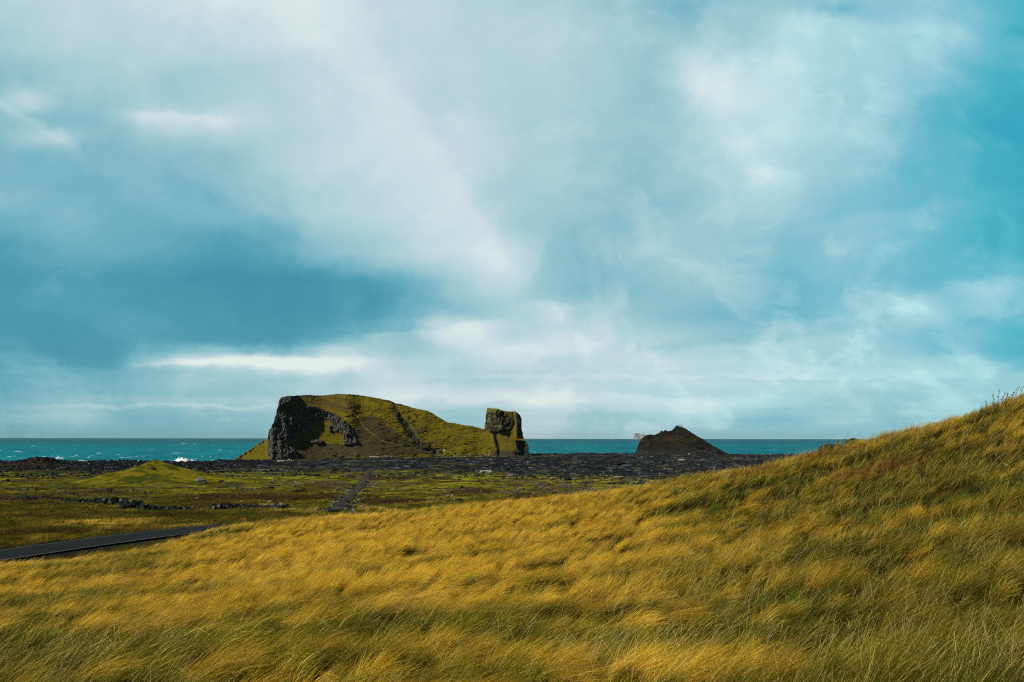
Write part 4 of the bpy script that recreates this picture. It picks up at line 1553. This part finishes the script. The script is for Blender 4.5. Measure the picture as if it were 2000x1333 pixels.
def person(loc, rz, jacket, label, group=None, stride=0.10, arm=0.12):
    import bmesh
    J = {'pelvis': ((0, 0, 0.93), .135), 'waist': ((0, 0.01, 1.08), .125), 'chest': ((0, 0, 1.30), .155), 'neckb': ((0, 0, 1.47), .075), 'neck': ((0, -0.01, 1.53), .055),
         'head': ((0, -0.02, 1.62), .088), 'crown': ((0, -0.01, 1.72), .075)}
    for s_, n_ in ((-1, 'l'), (1, 'r')):
        J['hip' + n_] = ((s_ * 0.10, 0, 0.88), .105)
        J['knee' + n_] = ((s_ * 0.11, -s_ * stride * 0.6, 0.48), .068)
        J['ank' + n_] = ((s_ * 0.11, -s_ * stride, 0.09), .045)
        J['toe' + n_] = ((s_ * 0.13, -s_ * stride - 0.17, 0.04), .035)
        J['sho' + n_] = ((s_ * 0.19, 0, 1.42), .075)
        J['elb' + n_] = ((s_ * (0.24 + arm * .4), 0.03, 1.14), .052)
        J['wri' + n_] = ((s_ * (0.24 + arm * .3), -0.08, 0.90), .036)
        J['han' + n_] = ((s_ * (0.235 + arm * .3), -0.11, 0.81), .036)
    E = [('pelvis', 'waist'), ('waist', 'chest'), ('chest', 'neckb'), ('neckb', 'neck'), ('neck', 'head'), ('head', 'crown')]
    for n_ in 'lr':
        E += [('pelvis', 'hip' + n_), ('hip' + n_, 'knee' + n_), ('knee' + n_, 'ank' + n_), ('ank' + n_, 'toe' + n_), ('chest', 'sho' + n_), ('sho' + n_, 'elb' + n_), ('elb' + n_, 'wri' + n_), ('wri' + n_, 'han' + n_)]
    names = list(J)
    me_ = bpy.data.meshes.new('person')
    me_.from_pydata([J[k][0] for k in names], [(names.index(a), names.index(b)) for a, b in E], [])
    o_ = bpy.data.objects.new('person', me_)
    COL.objects.link(o_)
    sk = o_.modifiers.new('skin', 'SKIN')
    for i_, k in enumerate(names):
        r = J[k][1] * (1.22 if k[:3] in ('che', 'wai', 'pel', 'hip', 'kne', 'ank', 'sho', 'elb') else 1.05)
        me_.skin_vertices[0].data[i_].radius = (r, r * (0.8 if k in ('chest', 'waist', 'pelvis') else 1))
        me_.skin_vertices[0].data[i_].use_root = (k == 'pelvis')
    ss = o_.modifiers.new('sub', 'SUBSURF')
    ss.levels = ss.render_levels = 1
    dg = bpy.context.evaluated_depsgraph_get()
    ev = o_.evaluated_get(dg)
    nm = bpy.data.meshes.new_from_object(ev)
    o_.modifiers.clear()
    o_.data = nm
    nm.materials.clear()
    for mm in (MAT_SKIN, jacket, MAT_TROUS):
        nm.materials.append(mm)
    for p_ in nm.polygons:
        z_ = p_.center.z
        p_.material_index = 2 if z_ < 0.90 and abs(p_.center.x) < 0.22 else (1 if z_ < 1.50 and z_ > 0.86 else 0)
        p_.use_smooth = True
    hb = bmesh.new()
    bmesh.ops.create_icosphere(hb, subdivisions=2, radius=0.112)
    hm = bpy.data.meshes.new('hair')
    for v in list(hb.verts):
        if v.co.z < -0.045 and v.co.y < 0.02:
            hb.verts.remove(v)
    hb.to_mesh(hm)
    hb.free()
    hm.materials.append(MAT_TROUS)
    ho = bpy.data.objects.new('hair', hm)
    ho.location = (0, 0.012, 1.685)
    COL.objects.link(ho)
    ho.parent = o_
    o_.location = loc
    o_.rotation_euler = (0, 0, rz)
    o_.scale = (1.08, 1.08, 1.08)
    tag(o_, label, 'person', group)
    return o_


def on_knoll(px):
    c_, x_, y_, z_ = mound_ridge
    return (float(np.interp(px, c_, x_)), float(np.interp(px, c_, y_)) - 0.2, float(np.interp(px, c_, z_)) - 0.12)


person(on_knoll(1327.7), 0.3, MAT_DARKC, 'person in black standing on the knoll top, left of the pair', 'people standing on the knoll top', 0.05)
person(on_knoll(1330.9), -0.4, MAT_BLUEC, 'person in slate jacket standing on the knoll top, right of the pair', 'people standing on the knoll top', 0.08)
person(on_knoll(1371.0), 1.2, MAT_WHITEC, 'person in pale jacket climbing the right ridge of the knoll', None, 0.2)
x_, y_, z_ = at_px(1345.6, 728)
person((x_, y_, z_ + 0.05), 0.1, MAT_WHITEC, 'person in white standing at the foot of the knoll', None, 0.05)

# ------------------------------------------------------------------ grass
print('grass')
WIND = np.array([math.cos(math.radians(14)), math.sin(math.radians(14))])


def blades_mat(name, translucent=0.16):
    m_, t_, o_ = material(name)
    a_ = t_.new('ShaderNodeAttribute', attribute_name='tint')
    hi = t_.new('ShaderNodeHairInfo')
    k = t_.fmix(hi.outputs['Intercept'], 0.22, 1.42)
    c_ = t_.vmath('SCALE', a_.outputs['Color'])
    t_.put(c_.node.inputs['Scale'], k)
    d_ = t_.new('ShaderNodeBsdfDiffuse')
    tr = t_.new('ShaderNodeBsdfTranslucent')
    t_.l.new(c_, d_.inputs[0])
    t_.l.new(c_, tr.inputs[0])
    mxs = t_.new('ShaderNodeMixShader')
    mxs.inputs[0].default_value = translucent
    t_.l.new(d_.outputs[0], mxs.inputs[1])
    t_.l.new(tr.outputs[0], mxs.inputs[2])
    g = t_.new('ShaderNodeBsdfGlossy')
    g.inputs['Roughness'].default_value = 0.5
    g.inputs['Color'].default_value = (0.9, 0.75, 0.45, 1)
    m2 = t_.new('ShaderNodeMixShader')
    m2.inputs[0].default_value = 0.015
    t_.l.new(mxs.outputs[0], m2.inputs[1])
    t_.l.new(g.outputs[0], m2.inputs[2])
    t_.l.new(m2.outputs[0], o_.inputs[0])
    return m_


MAT_BLADE = blades_mat('grass_blades')


def curves_obj(name, pts, rad, col, mat):
    """pts n x k x 3, rad n x k, col n x 3"""
    n_, k_ = pts.shape[:2]
    cu = bpy.data.hair_curves.new(name)
    cu.add_curves([k_] * n_)
    cu.attributes['position'].data.foreach_set('vector', pts.astype(np.float32).ravel())
    ra = cu.attributes.get('radius') or cu.attributes.new('radius', 'FLOAT', 'POINT')
    ra.data.foreach_set('value', rad.astype(np.float32).ravel())
    ca_ = cu.attributes.new('tint', 'FLOAT_COLOR', 'CURVE')
    c_ = np.ones((n_, 4), np.float32)
    c_[:, :3] = col
    ca_.data.foreach_set('color', c_.ravel())
    cu.materials.append(mat)
    o_ = bpy.data.objects.new(name, cu)
    COL.objects.link(o_)
    return o_


def make_blades(x, y, L, th0, th1, az_, rad, k=5):
    """curved blades: tilt from vertical grows from th0 to th1, heading az_"""
    n_ = len(x)
    z = terrain(x, y)
    P_ = np.zeros((n_, k, 3))
    P_[:, 0, 0], P_[:, 0, 1], P_[:, 0, 2] = x, y, z - 0.02
    for i_ in range(1, k):
        f = (i_ - 0.5) / (k - 1)
        th = th0 + (th1 - th0) * f ** 0.8
        st = L / (k - 1)
        P_[:, i_, 0] = P_[:, i_ - 1, 0] + st * np.sin(th) * np.cos(az_)
        P_[:, i_, 1] = P_[:, i_ - 1, 1] + st * np.sin(th) * np.sin(az_)
        P_[:, i_, 2] = P_[:, i_ - 1, 2] + st * np.cos(th)
    tap = np.array([0.9, 1.0, 0.85, 0.55, 0.12])[:k]
    return P_, rad[:, None] * tap[None]


def grass_tint(x, y, hol, r1, r2):
    n_ = len(x)
    a_ = x / np.maximum(y, 1)
    big = fbm(x / 13.0 + 20, y / 7.0, 0.0, 3)
    medn = fbm(x / 3.2, y / 1.7 + 9, 0.0, 3)
    gold = np.array([0.74, 0.44, 0.035])
    straw = np.array([0.90, 0.64, 0.18])
    olive = np.array([0.200, 0.165, 0.006])
    green = np.array([0.062, 0.085, 0.004])
    brown = np.array([0.235, 0.105, 0.022])
    # golden on the broad bench at left centre, greener right-hand slope; shading there and in the bottom corners painted as darker green
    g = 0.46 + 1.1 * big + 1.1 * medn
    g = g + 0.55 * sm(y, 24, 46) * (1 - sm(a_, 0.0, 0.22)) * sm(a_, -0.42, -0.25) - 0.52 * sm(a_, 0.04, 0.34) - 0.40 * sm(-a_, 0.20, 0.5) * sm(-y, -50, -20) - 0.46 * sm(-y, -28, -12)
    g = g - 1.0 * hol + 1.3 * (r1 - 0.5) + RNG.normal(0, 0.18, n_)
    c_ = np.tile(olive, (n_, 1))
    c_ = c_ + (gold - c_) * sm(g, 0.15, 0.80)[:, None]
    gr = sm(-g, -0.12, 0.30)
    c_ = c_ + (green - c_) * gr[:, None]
    r = RNG.uniform(size=n_)
    st = (r < 0.13 + 0.25 * sm(y, crest_d(x, y) - 8, crest_d(x, y)) + 0.12 * np.clip(medn, 0, 1))
    c_ = np.where(st[:, None], straw * RNG.uniform(0.7, 1.15, n_)[:, None], c_)
    c_ = c_ * (1 - 0.22 * sm(a_, 0.05, 0.4))[:, None] * np.array([0.97, 1.0, 0.85])  # right side darkened, slope shading put into the tint
    # heath-brown patches on the crest
    bp = np.zeros(n_)
    for (px, py, rx, ry) in BROWN:
        hx, hy, _z = px
        bp = np.maximum(bp, np.exp(-(((x - hx) / rx) ** 2 + ((y - hy) / ry) ** 2)))
    bp = sm(bp + 0.35 * medn, 0.35, 0.65) * (RNG.uniform(size=n_) < 0.85)
    c_ = c_ + (brown * RNG.uniform(0.6, 1.3, n_)[:, None] - c_) * bp[:, None]
    gp = np.zeros(n_)
    for (px, py, rx, ry) in GREENP:
        hx, hy, _z = px
        gp = np.maximum(gp, np.exp(-(((x - hx) / rx) ** 2 + ((y - hy) / ry) ** 2)))
    gp = sm(gp + 0.45 * medn, 0.35, 0.6) * (RNG.uniform(size=n_) < 0.88)
    c_ = c_ + (np.array([0.075, 0.135, 0.012]) * RNG.uniform(0.5, 1.3, n_)[:, None] - c_) * gp[:, None]
    c_ = c_ * (RNG.uniform(0.50, 1.35, n_) * (0.26 + 1.05 * r2))[:, None]
    return c_, bp, gp


BROWN = [(hit(1480, 922), 0, 3.2, 2.4), (hit(1560, 903), 0, 3.0, 2.2), (hit(1640, 888), 0, 3.0, 1.8), (hit(1720, 924), 0, 2.2, 1.4), (hit(1760, 918), 0, 1.6, 1.2), (hit(1440, 935), 0, 2.6, 1.6), (hit(262, 1076), 0, 3.4, 2.4), (hit(310, 1070), 0, 2.2, 1.6)]
GREENP = [(hit(330, 1062), 0, 3.5, 1.6), (hit(450, 1040), 0, 3.5, 1.6), (hit(40, 1106), 0, 4.5, 2.0), (hit(230, 1092), 0, 4, 2.0), (hit(1750, 1000), 0, 2.4, 1.4), (hit(1950, 960), 0, 2.4, 1.6), (hit(1330, 1010), 0, 2.4, 1.2), (hit(170, 1103), 0, 5.5, 2.5), (hit(110, 1115), 0, 3.5, 1.6), (hit(420, 1050), 0, 3.0, 1.2), (hit(1500, 1190), 0, 1.5, 0.9), (hit(1620, 1325), 0, 0.8, 0.7), (hit(1920, 1290), 0, 0.8, 0.8),
          (hit(1040, 1162), 0, 0.9, 0.7), (hit(1500, 960), 0, 2.5, 1.2), (hit(1860, 1030), 0, 1.8, 1.4), (hit(660, 1022), 0, 6, 1.6), (hit(760, 1015), 0, 5, 1.4), (hit(60, 1180), 0, 3, 1.2), (hit(1440, 1205), 0, .9, .8)]

N = 1600000
y0, y1 = 7.5, 82.0
pw = 0.62
yy = (RNG.uniform(size=N) * (y1 ** pw - y0 ** pw) + y0 ** pw) ** (1 / pw)
aa = RNG.uniform(-0.60, 0.60, N)
xx = aa * yy
keep = (yy < crest_d(xx, yy) + 5) & (RNG.uniform(size=N) > 0.7 * hollows(xx, yy))
xx, yy = xx[keep], yy[keep]
hol = hollows(xx, yy)
# tussocks: every blade belongs to the nearest of many jittered tuft centres
def jit(ix, iy, a, b):
    h = np.sin(ix * a + iy * b) * 43758.5453
    return h - np.floor(h)


cell = 0.50
cxi, cyi = np.floor(xx / cell), np.floor(yy / cell)
best = np.full(len(xx), 1e9)
tcx, tcy, r1, r2 = (np.zeros(len(xx)) for _ in range(4))
for di in (-1, 0, 1):
    for dj in (-1, 0, 1):
        ix, iy = cxi + di, cyi + dj
        qx = (ix + jit(ix, iy, 127.1, 311.7)) * cell
        qy = (iy + jit(ix, iy, 269.5, 183.3)) * cell
        dq = (xx - qx) ** 2 + (yy - qy) ** 2
        mk = dq < best
        best = np.where(mk, dq, best)
        tcx, tcy = np.where(mk, qx, tcx), np.where(mk, qy, tcy)
        r1, r2 = np.where(mk, jit(ix, iy, 12.9, 78.2), r1), np.where(mk, jit(ix, iy, 39.3, 11.1), r2)
pull = 0.62
pu_ = pull * RNG.uniform(0.2, 1, size=len(xx))
xx, yy = lerp(xx, tcx, pu_), lerp(yy, tcy, pu_)
tuft = np.exp(-((xx - tcx) ** 2 + (yy - tcy) ** 2) / 0.17 ** 2)
n = len(xx)
big_c = 0.95
kxi, kyi = np.floor(xx / big_c + 0.4 * perlin(xx / 1.1, yy / 1.1)), np.floor(yy / (big_c * 0.8) + 0.4 * perlin(xx / 1.1 + 9, yy / 1.1))
hsh = np.sin(kxi * 93.7 + kyi * 213.1) * 43758.5453
r3 = hsh - np.floor(hsh)
hsh = np.sin(kxi * 57.3 + kyi * 171.9) * 43758.5453
r4 = hsh - np.floor(hsh)
r1m, r2m = 0.55 * r1 + 0.45 * r3, 0.5 * r2 + 0.5 * r4
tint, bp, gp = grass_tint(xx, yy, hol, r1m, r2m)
vig = fbm(xx / 4.0 + 7, yy / 2.5, 0.0, 3)
L_ = (0.54 + 0.30 * vig + 0.34 * (r1 - 0.5) + 0.2 * (r3 - 0.5)) * (0.55 + 0.65 * tuft) * RNG.uniform(0.65, 1.2, n) * (1 - 0.6 * hol) * (1 - 0.45 * bp) * (1 - 0.5 * gp)
L_ = np.clip(L_, 0.10, 0.95)
dirn = math.atan2(WIND[1], WIND[0]) + 0.75 * fbm(xx / 5.0 + 3, yy / 4.0, 0.0, 2) + 0.5 * (r2 - 0.5) + 0.6 * (r4 - 0.5) + RNG.normal(0, 0.34, n)
lean = np.clip(0.62 + 0.6 * fbm(xx / 6.0, yy / 5.0 + 50, 0.0, 2) + 0.35 * (r1 - .5) + 0.4 * (r3 - .5), 0.1, 1.1)
# grass on the steeper right-hand slope stands up more
lean = lean * (1 - 0.25 * sm(xx / np.maximum(yy, 1), 0.1, 0.4))
lean = lean * (1 - 0.6 * np.maximum(bp, gp))
th0 = 0.08 + 0.45 * lean + RNG.normal(0, 0.16, n)
th1 = 0.62 + 0.98 * lean + RNG.normal(0, 0.22, n)
wild = RNG.uniform(size=n) < 0.03
dirn = np.where(wild, RNG.uniform(0, 6.28, n), dirn)
rad = (0.0009 + 0.000046 * yy) * RNG.uniform(0.6, 1.5, n)
P_, R_ = make_blades(xx, yy, L_, th0, th1, dirn, rad)
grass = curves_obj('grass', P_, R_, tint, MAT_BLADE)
tag(grass, 'long golden and olive grass bent by the wind on the near slope', 'grass', kind='stuff')
print('blades', n)

# stray straw stems standing above the sward
N = 9000
yy = (RNG.uniform(size=N) * (60 ** 0.8 - 9 ** 0.8) + 9 ** 0.8) ** (1 / 0.8)
xx = RNG.uniform(-0.6, 0.6, N) * yy
k_ = (fbm(xx / 4.0 + 30, yy / 3.0, 0.0, 2) + 0.15 * sm(xx / yy, 0.0, 0.2)) > 0.02
k_ &= yy < crest_d(xx, yy) - 1
xx, yy = xx[k_], yy[k_]
n = len(xx)
P_, R_ = make_blades(xx, yy, RNG.uniform(0.5, 0.95, n), RNG.uniform(0.05, 0.5, n), RNG.uniform(0.4, 1.3, n), RNG.normal(0.3, 0.9, n), (0.0011 + 0.00003 * yy) * RNG.uniform(.8, 1.2, n))
N = 1500
a_ = RNG.uniform(0.03, 0.6, N)
yc = crest_d(a_ * 50, np.full(N, 50.0)) + RNG.uniform(-5, 1.5, N)
xc = a_ * yc
k_ = fbm(xc / 1.5 + 5, yc / 3.0, 0.0, 2) > 0.0
xc, yc = xc[k_], yc[k_]
nc_ = len(xc)
P2, R2 = make_blades(xc, yc, RNG.uniform(0.45, 0.85, nc_), RNG.uniform(0.0, 0.35, nc_), RNG.uniform(0.1, 0.8, nc_), RNG.normal(0.3, 1.2, nc_), RNG.uniform(0.002, 0.0035, nc_))
P_, R_, n = np.vstack([P_, P2]), np.vstack([R_, R2]), n + nc_
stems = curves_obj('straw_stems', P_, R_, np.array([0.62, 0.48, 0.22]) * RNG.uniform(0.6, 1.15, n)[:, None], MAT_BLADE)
tag(stems, 'pale dry straw stems poking out of the near grass', 'straw', kind='stuff')

# meadow grass beyond the crest, both sides of the road
print('meadow')
N = 260000
yy = (RNG.uniform(size=N) * (235 ** 0.4 - 70 ** 0.4) + 70 ** 0.4) ** (1 / 0.4)
aa = RNG.uniform(-0.6, 0.28, N)
xx = aa * yy
dd, _p = dist_poly(xx, yy, ROAD_S)
n1 = fbm(xx / 14.0, yy / 12.0 + 60, 0.0, 4)
n2 = fbm(xx / 34.0 + 9, yy / 26.0 + 6, 0.0, 4)
n3 = fbm(xx / 6.0, yy / 5.0 + 20, 0.0, 3)
n4 = fbm(xx / 20.0 + 40, yy / 13.0, 0.0, 4)
pd, _p = dist_poly(xx, yy, PS)
keep = (dd > 4.9 + 1.2 * n3) & (yy > crest_d(xx, yy) + 5) & (RNG.uniform(size=N) < 1 - 0.75 * sm(yy, 165, 225)) & (pd > 3)
xx, yy, n1, n2, n3, n4, dd = [q[keep] for q in (xx, yy, n1, n2, n3, n4, dd)]
n = len(xx)
c_ = np.tile([0.100, 0.098, 0.005], (n, 1))
c_ = mixc(c_, (0.030, 0.048, 0.005), sm(n1 + RNG.normal(0, 0.1, n), 0.0, 0.25))
c_ = mixc(c_, (0.42, 0.27, 0.035), sm(n3 + n2 + 0.35 * np.exp(-((dd - 8) / 4.0) ** 2), 0.20, 0.5) * 0.8)
c_ = mixc(c_, (0.085, 0.046, 0.012), sm(n4, 0.10, 0.28) * 0.85)
c_ = mixc(c_, (0.060, 0.034, 0.010), heath(xx, yy, n3) * 0.9)
hx, hy, _z = hit(192, 1022)
c_ = mixc(c_, (0.62, 0.40, 0.05), np.clip(np.exp(-(((xx - hx) / 4.5) ** 2 + ((yy - hy) / 5.0) ** 2)) * 2.2, 0, 1))
hx, hy, _z = hit(680, 998)
c_ = mixc(c_, (0.55, 0.38, 0.07), np.clip(np.exp(-(((xx - hx) / 14) ** 2 + ((yy - hy) / 6.0) ** 2)) * 1.3, 0, 1) * (n3 > -0.1))
c_ = c_ * (RNG.uniform(0.5, 1.4, n) * np.clip(0.70 + 1.1 * perlin(xx / 1.7, yy / 1.7) + 1.0 * fbm(xx / 6.0 + 4, yy / 5.0, 0.0, 2), 0.12, 2))[:, None]
P_, R_ = make_blades(xx, yy, RNG.uniform(0.22, 0.55, n) * (1 + n3), RNG.uniform(0.1, 0.5, n), RNG.uniform(0.5, 1.5, n), RNG.normal(0.25, 0.6, n), (0.004 + 0.000075 * yy) * RNG.uniform(.7, 1.3, n), 4)
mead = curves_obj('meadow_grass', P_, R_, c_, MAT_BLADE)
tag(mead, 'shorter green and brown meadow grass around the road', 'grass', kind='stuff')

# ------------------------------------------------------------------ plants on the crest
print('plants')
MAT_STALK = plain_mat('dry_brown_stalk', (0.10, 0.055, 0.03), 0.9)
MAT_LEAFB = plain_mat('leaf_green', (0.055, 0.085, 0.02), 0.8)


def tube(pts, rads, sides=5):
    V_, F_ = [], []
    for i_, (p_, r_) in enumerate(zip(pts, rads)):
        for j in range(sides):
            th = 2 * math.pi * j / sides
            V_.append((p_[0] + r_ * math.cos(th), p_[1] + r_ * math.sin(th), p_[2]))
    for i_ in range(len(pts) - 1):
        for j in range(sides):
            j2 = (j + 1) % sides
            F_.append((i_ * sides + j, i_ * sides + j2, (i_ + 1) * sides + j2, (i_ + 1) * sides + j))
    return np.array(V_), np.array(F_)


def merge(parts):
    V_, F_, n_ = [], [], 0
    for v, f in parts:
        V_.append(v)
        F_.append(f + n_)
        n_ += len(v)
    return np.vstack(V_), np.vstack(F_)


def crest_point(px, inset=0.4):
    """top of the near slope as seen at this column"""
    a, s = ray_ratio(px, 800)
    d = np.linspace(20, 75, 600)
    z = terrain(float(a) * d, d)
    k = int(np.argmax((z - CAMZ) / d))
    dd_ = d[k] - inset
    return float(a) * dd_, dd_, ground(float(a) * dd_, dd_)


def dock(px, h, seed, label, group, bend=0.3, heads=11):
    rs = random.Random(seed)
    x_, y_, z_ = crest_point(px)
    e_ = empty('dry_dock_plant', (x_, y_, z_))
    h = h + 0.34
    ns = 7
    pts = [(bend * h * (i_ / ns) ** 2 + rs.uniform(-.01, .01), rs.uniform(-.01, .01), h * i_ / ns - 0.03) for i_ in range(ns + 1)]
    make_mesh('stem', *tube(pts, [0.012 - 0.0008 * i_ for i_ in range(ns + 1)]), MAT_STALK, e_)
    for k in range(heads):
        f = rs.uniform(0.5, 1.0)
        i_ = f * ns
        a = pts[int(i_)]
        ln_ = rs.uniform(0.03, 0.11) * (1.25 - f * .6)
        sgn = rs.choice((-1, 1))
        q_ = [(a[0], a[1], a[2]), (a[0] + sgn * ln_ * .5, a[1] + rs.uniform(-.03, .03), a[2] + ln_ * .5), (a[0] + sgn * ln_ * .7, a[1], a[2] + ln_)]
        make_mesh('seed_head', *tube(q_, [0.005, 0.017, 0.009], 4), MAT_STALK, e_)
    tag(e_, label, 'plant', group)


GD = 'dry brown stalks on the crest of the near slope'
specs = [(1943, .46, 'leftmost dry brown stalk of the tall clump on the skyline at right', -0.15), (1950, .62, 'tallest dry brown stalk on the skyline at upper right', 0.1),
         (1957, .50, 'dry brown stalk just right of the tallest one on the skyline', 0.3), (1965, .36, 'shorter dry stalk between the skyline clump and its right end', 0.2),
         (1974, .44, 'dry brown stalk leaning right near the upper right corner of the slope', 0.5), (1984, .48, 'forked dry stalk beside the right end of the skyline', 0.3),
         (1993, .50, 'rightmost dry brown stalk on the skyline', 0.35), (1928, .26, 'low dry stalk standing left of the skyline clump', -0.1),
         (1914, .20, 'small isolated dry stalk on the skyline, well left of the clump', 0.2), (1872, .18, 'tiny lone dry stalk midway along the skyline', 0.1),
         (1938, .2, 'low thin stalk half hidden left of the tall skyline clump', 0.2), (1961, .24, 'low thin stalk between two taller ones in the skyline clump', -0.1),
         (1969, .3, 'thin upright stalk in the middle of the skyline clump', 0.0), (1979, .26, 'low thin stalk close to the forked one on the skyline', 0.1), (1820, .12, 'lone stub of a stalk low on the skyline', 0.3)]
for i_, (px, h, lb, bd) in enumerate(specs):
    dock(px, h, 30 + i_, lb, GD, bd)
dock(1641, .55, 71, 'reddish dry plant leaning over the sea beside the green bush', 'dry plants by the bush', 0.45, 26)
dock(1634, .38, 72, 'shorter reddish dry plant left of the leaning one by the bush', 'dry plants by the bush', 0.1, 22)
dock(1597, .22, 73, 'small reddish dry plant at the left end of the bushy crest', 'dry plants by the bush', 0.2, 16)


def bush(px, wd, ht, label, seed, n_=900, dpt=0.5):
    rs = np.random.default_rng(seed)
    x_, y_, z_ = crest_point(px, 0.2)
    e_ = empty('bush', (x_, y_, z_))
    st_ = []
    for k in range(9):
        tx_, ty_ = rs.uniform(-wd * .4, wd * .4), rs.uniform(-dpt * .4, dpt * .4)
        st_.append(tube([(tx_ * .3, ty_ * .3, -.03), (tx_ * .7, ty_ * .7, ht * .5), (tx_, ty_, ht * .85)], [.008, .006, .003], 4))
    make_mesh('branches', *merge(st_), MAT_STALK, e_)
    p_ = rs.normal(size=(n_, 3))
    p_ /= np.linalg.norm(p_, axis=1)[:, None]
    p_ *= rs.uniform(0.35, 1.0, n_)[:, None] ** 0.5
    lump = 1 + 0.4 * perlin(p_[:, 0] * 2.5 + seed, p_[:, 1] * 2, p_[:, 2] * 2)
    p_ = p_ * lump[:, None] * np.array([wd / 2, dpt / 2, ht / 2]) + np.array([0, 0, ht * .48])
    q1 = rs.normal(size=(n_, 3))
    q1 /= np.linalg.norm(q1, axis=1)[:, None]
    q2 = np.cross(q1, rs.normal(size=(n_, 3)))
    q2 /= np.linalg.norm(q2, axis=1)[:, None]
    ln_ = rs.uniform(0.02, 0.045, n_)[:, None]
    V_ = np.stack([p_ - q1 * ln_, p_ - q2 * ln_ * .5, p_ + q1 * ln_, p_ + q2 * ln_ * .5], 1).reshape(-1, 3)
    F_ = np.arange(n_ * 4).reshape(-1, 4)
    make_mesh('foliage', V_, F_, MAT_LEAFB, e_)
    tag(e_, label, 'bush')


bush(1664, 0.75, 0.52, 'small rounded green bush on the crest against the sea', 5, 3000)
bush(1622, 1.3, 0.42, 'low spreading dark green bush left of the rounded one', 6, 3000)

# rough-leaved dark plant in the sward at left
hx, hy, hz = hit(400, 1140)
rs = np.random.default_rng(4)
e = empty('leafy_plant', (hx, hy, ground(hx, hy)))
st_ = [tube([(0, 0, -.03), (rs.uniform(-.3, .3), rs.uniform(-.1, .1), .22), (rs.uniform(-.6, .6), rs.uniform(-.2, .2), .36)], [.01, .007, .004], 4) for k in range(12)]
make_mesh('stems', *merge(st_), MAT_STALK, e)
n_ = 900
p_ = rs.normal(size=(n_, 3)) * np.array([.42, .25, .09]) + np.array([0, 0, .24])
q1 = rs.normal(size=(n_, 3)); q1 /= np.linalg.norm(q1, axis=1)[:, None]
q2 = np.cross(q1, rs.normal(size=(n_, 3))); q2 /= np.linalg.norm(q2, axis=1)[:, None]
ln_ = rs.uniform(.03, .06, n_)[:, None]
MAT_GREYLEAF = plain_mat('grey_green_leaf', (0.10, 0.11, 0.06), 0.8)
make_mesh('leaves', np.stack([p_ - q1 * ln_, p_ - q2 * ln_ * .5, p_ + q1 * ln_, p_ + q2 * ln_ * .5], 1).reshape(-1, 3), np.arange(n_ * 4).reshape(-1, 4), MAT_GREYLEAF, e)
tag(e, 'dark grey-green leafy plant among the golden grass at left', 'plant')

# ------------------------------------------------------------------ haze
v, f = box(0, 0, 47, 44000, 44000, 112)
m, t, o = material('sea_air')
pv = t.new('ShaderNodeVolumePrincipled')
pv.inputs['Color'].default_value = (0.62, 0.86, 0.92, 1)
pv.inputs['Density'].default_value = 0.000020
pv.inputs['Anisotropy'].default_value = 0.2
t.l.new(pv.outputs[0], o.inputs['Volume'])
hz = make_mesh('haze', v, f, m)
tag(hz, 'thin sea haze paling the island and horizon', 'haze', kind='stuff')
print('done')
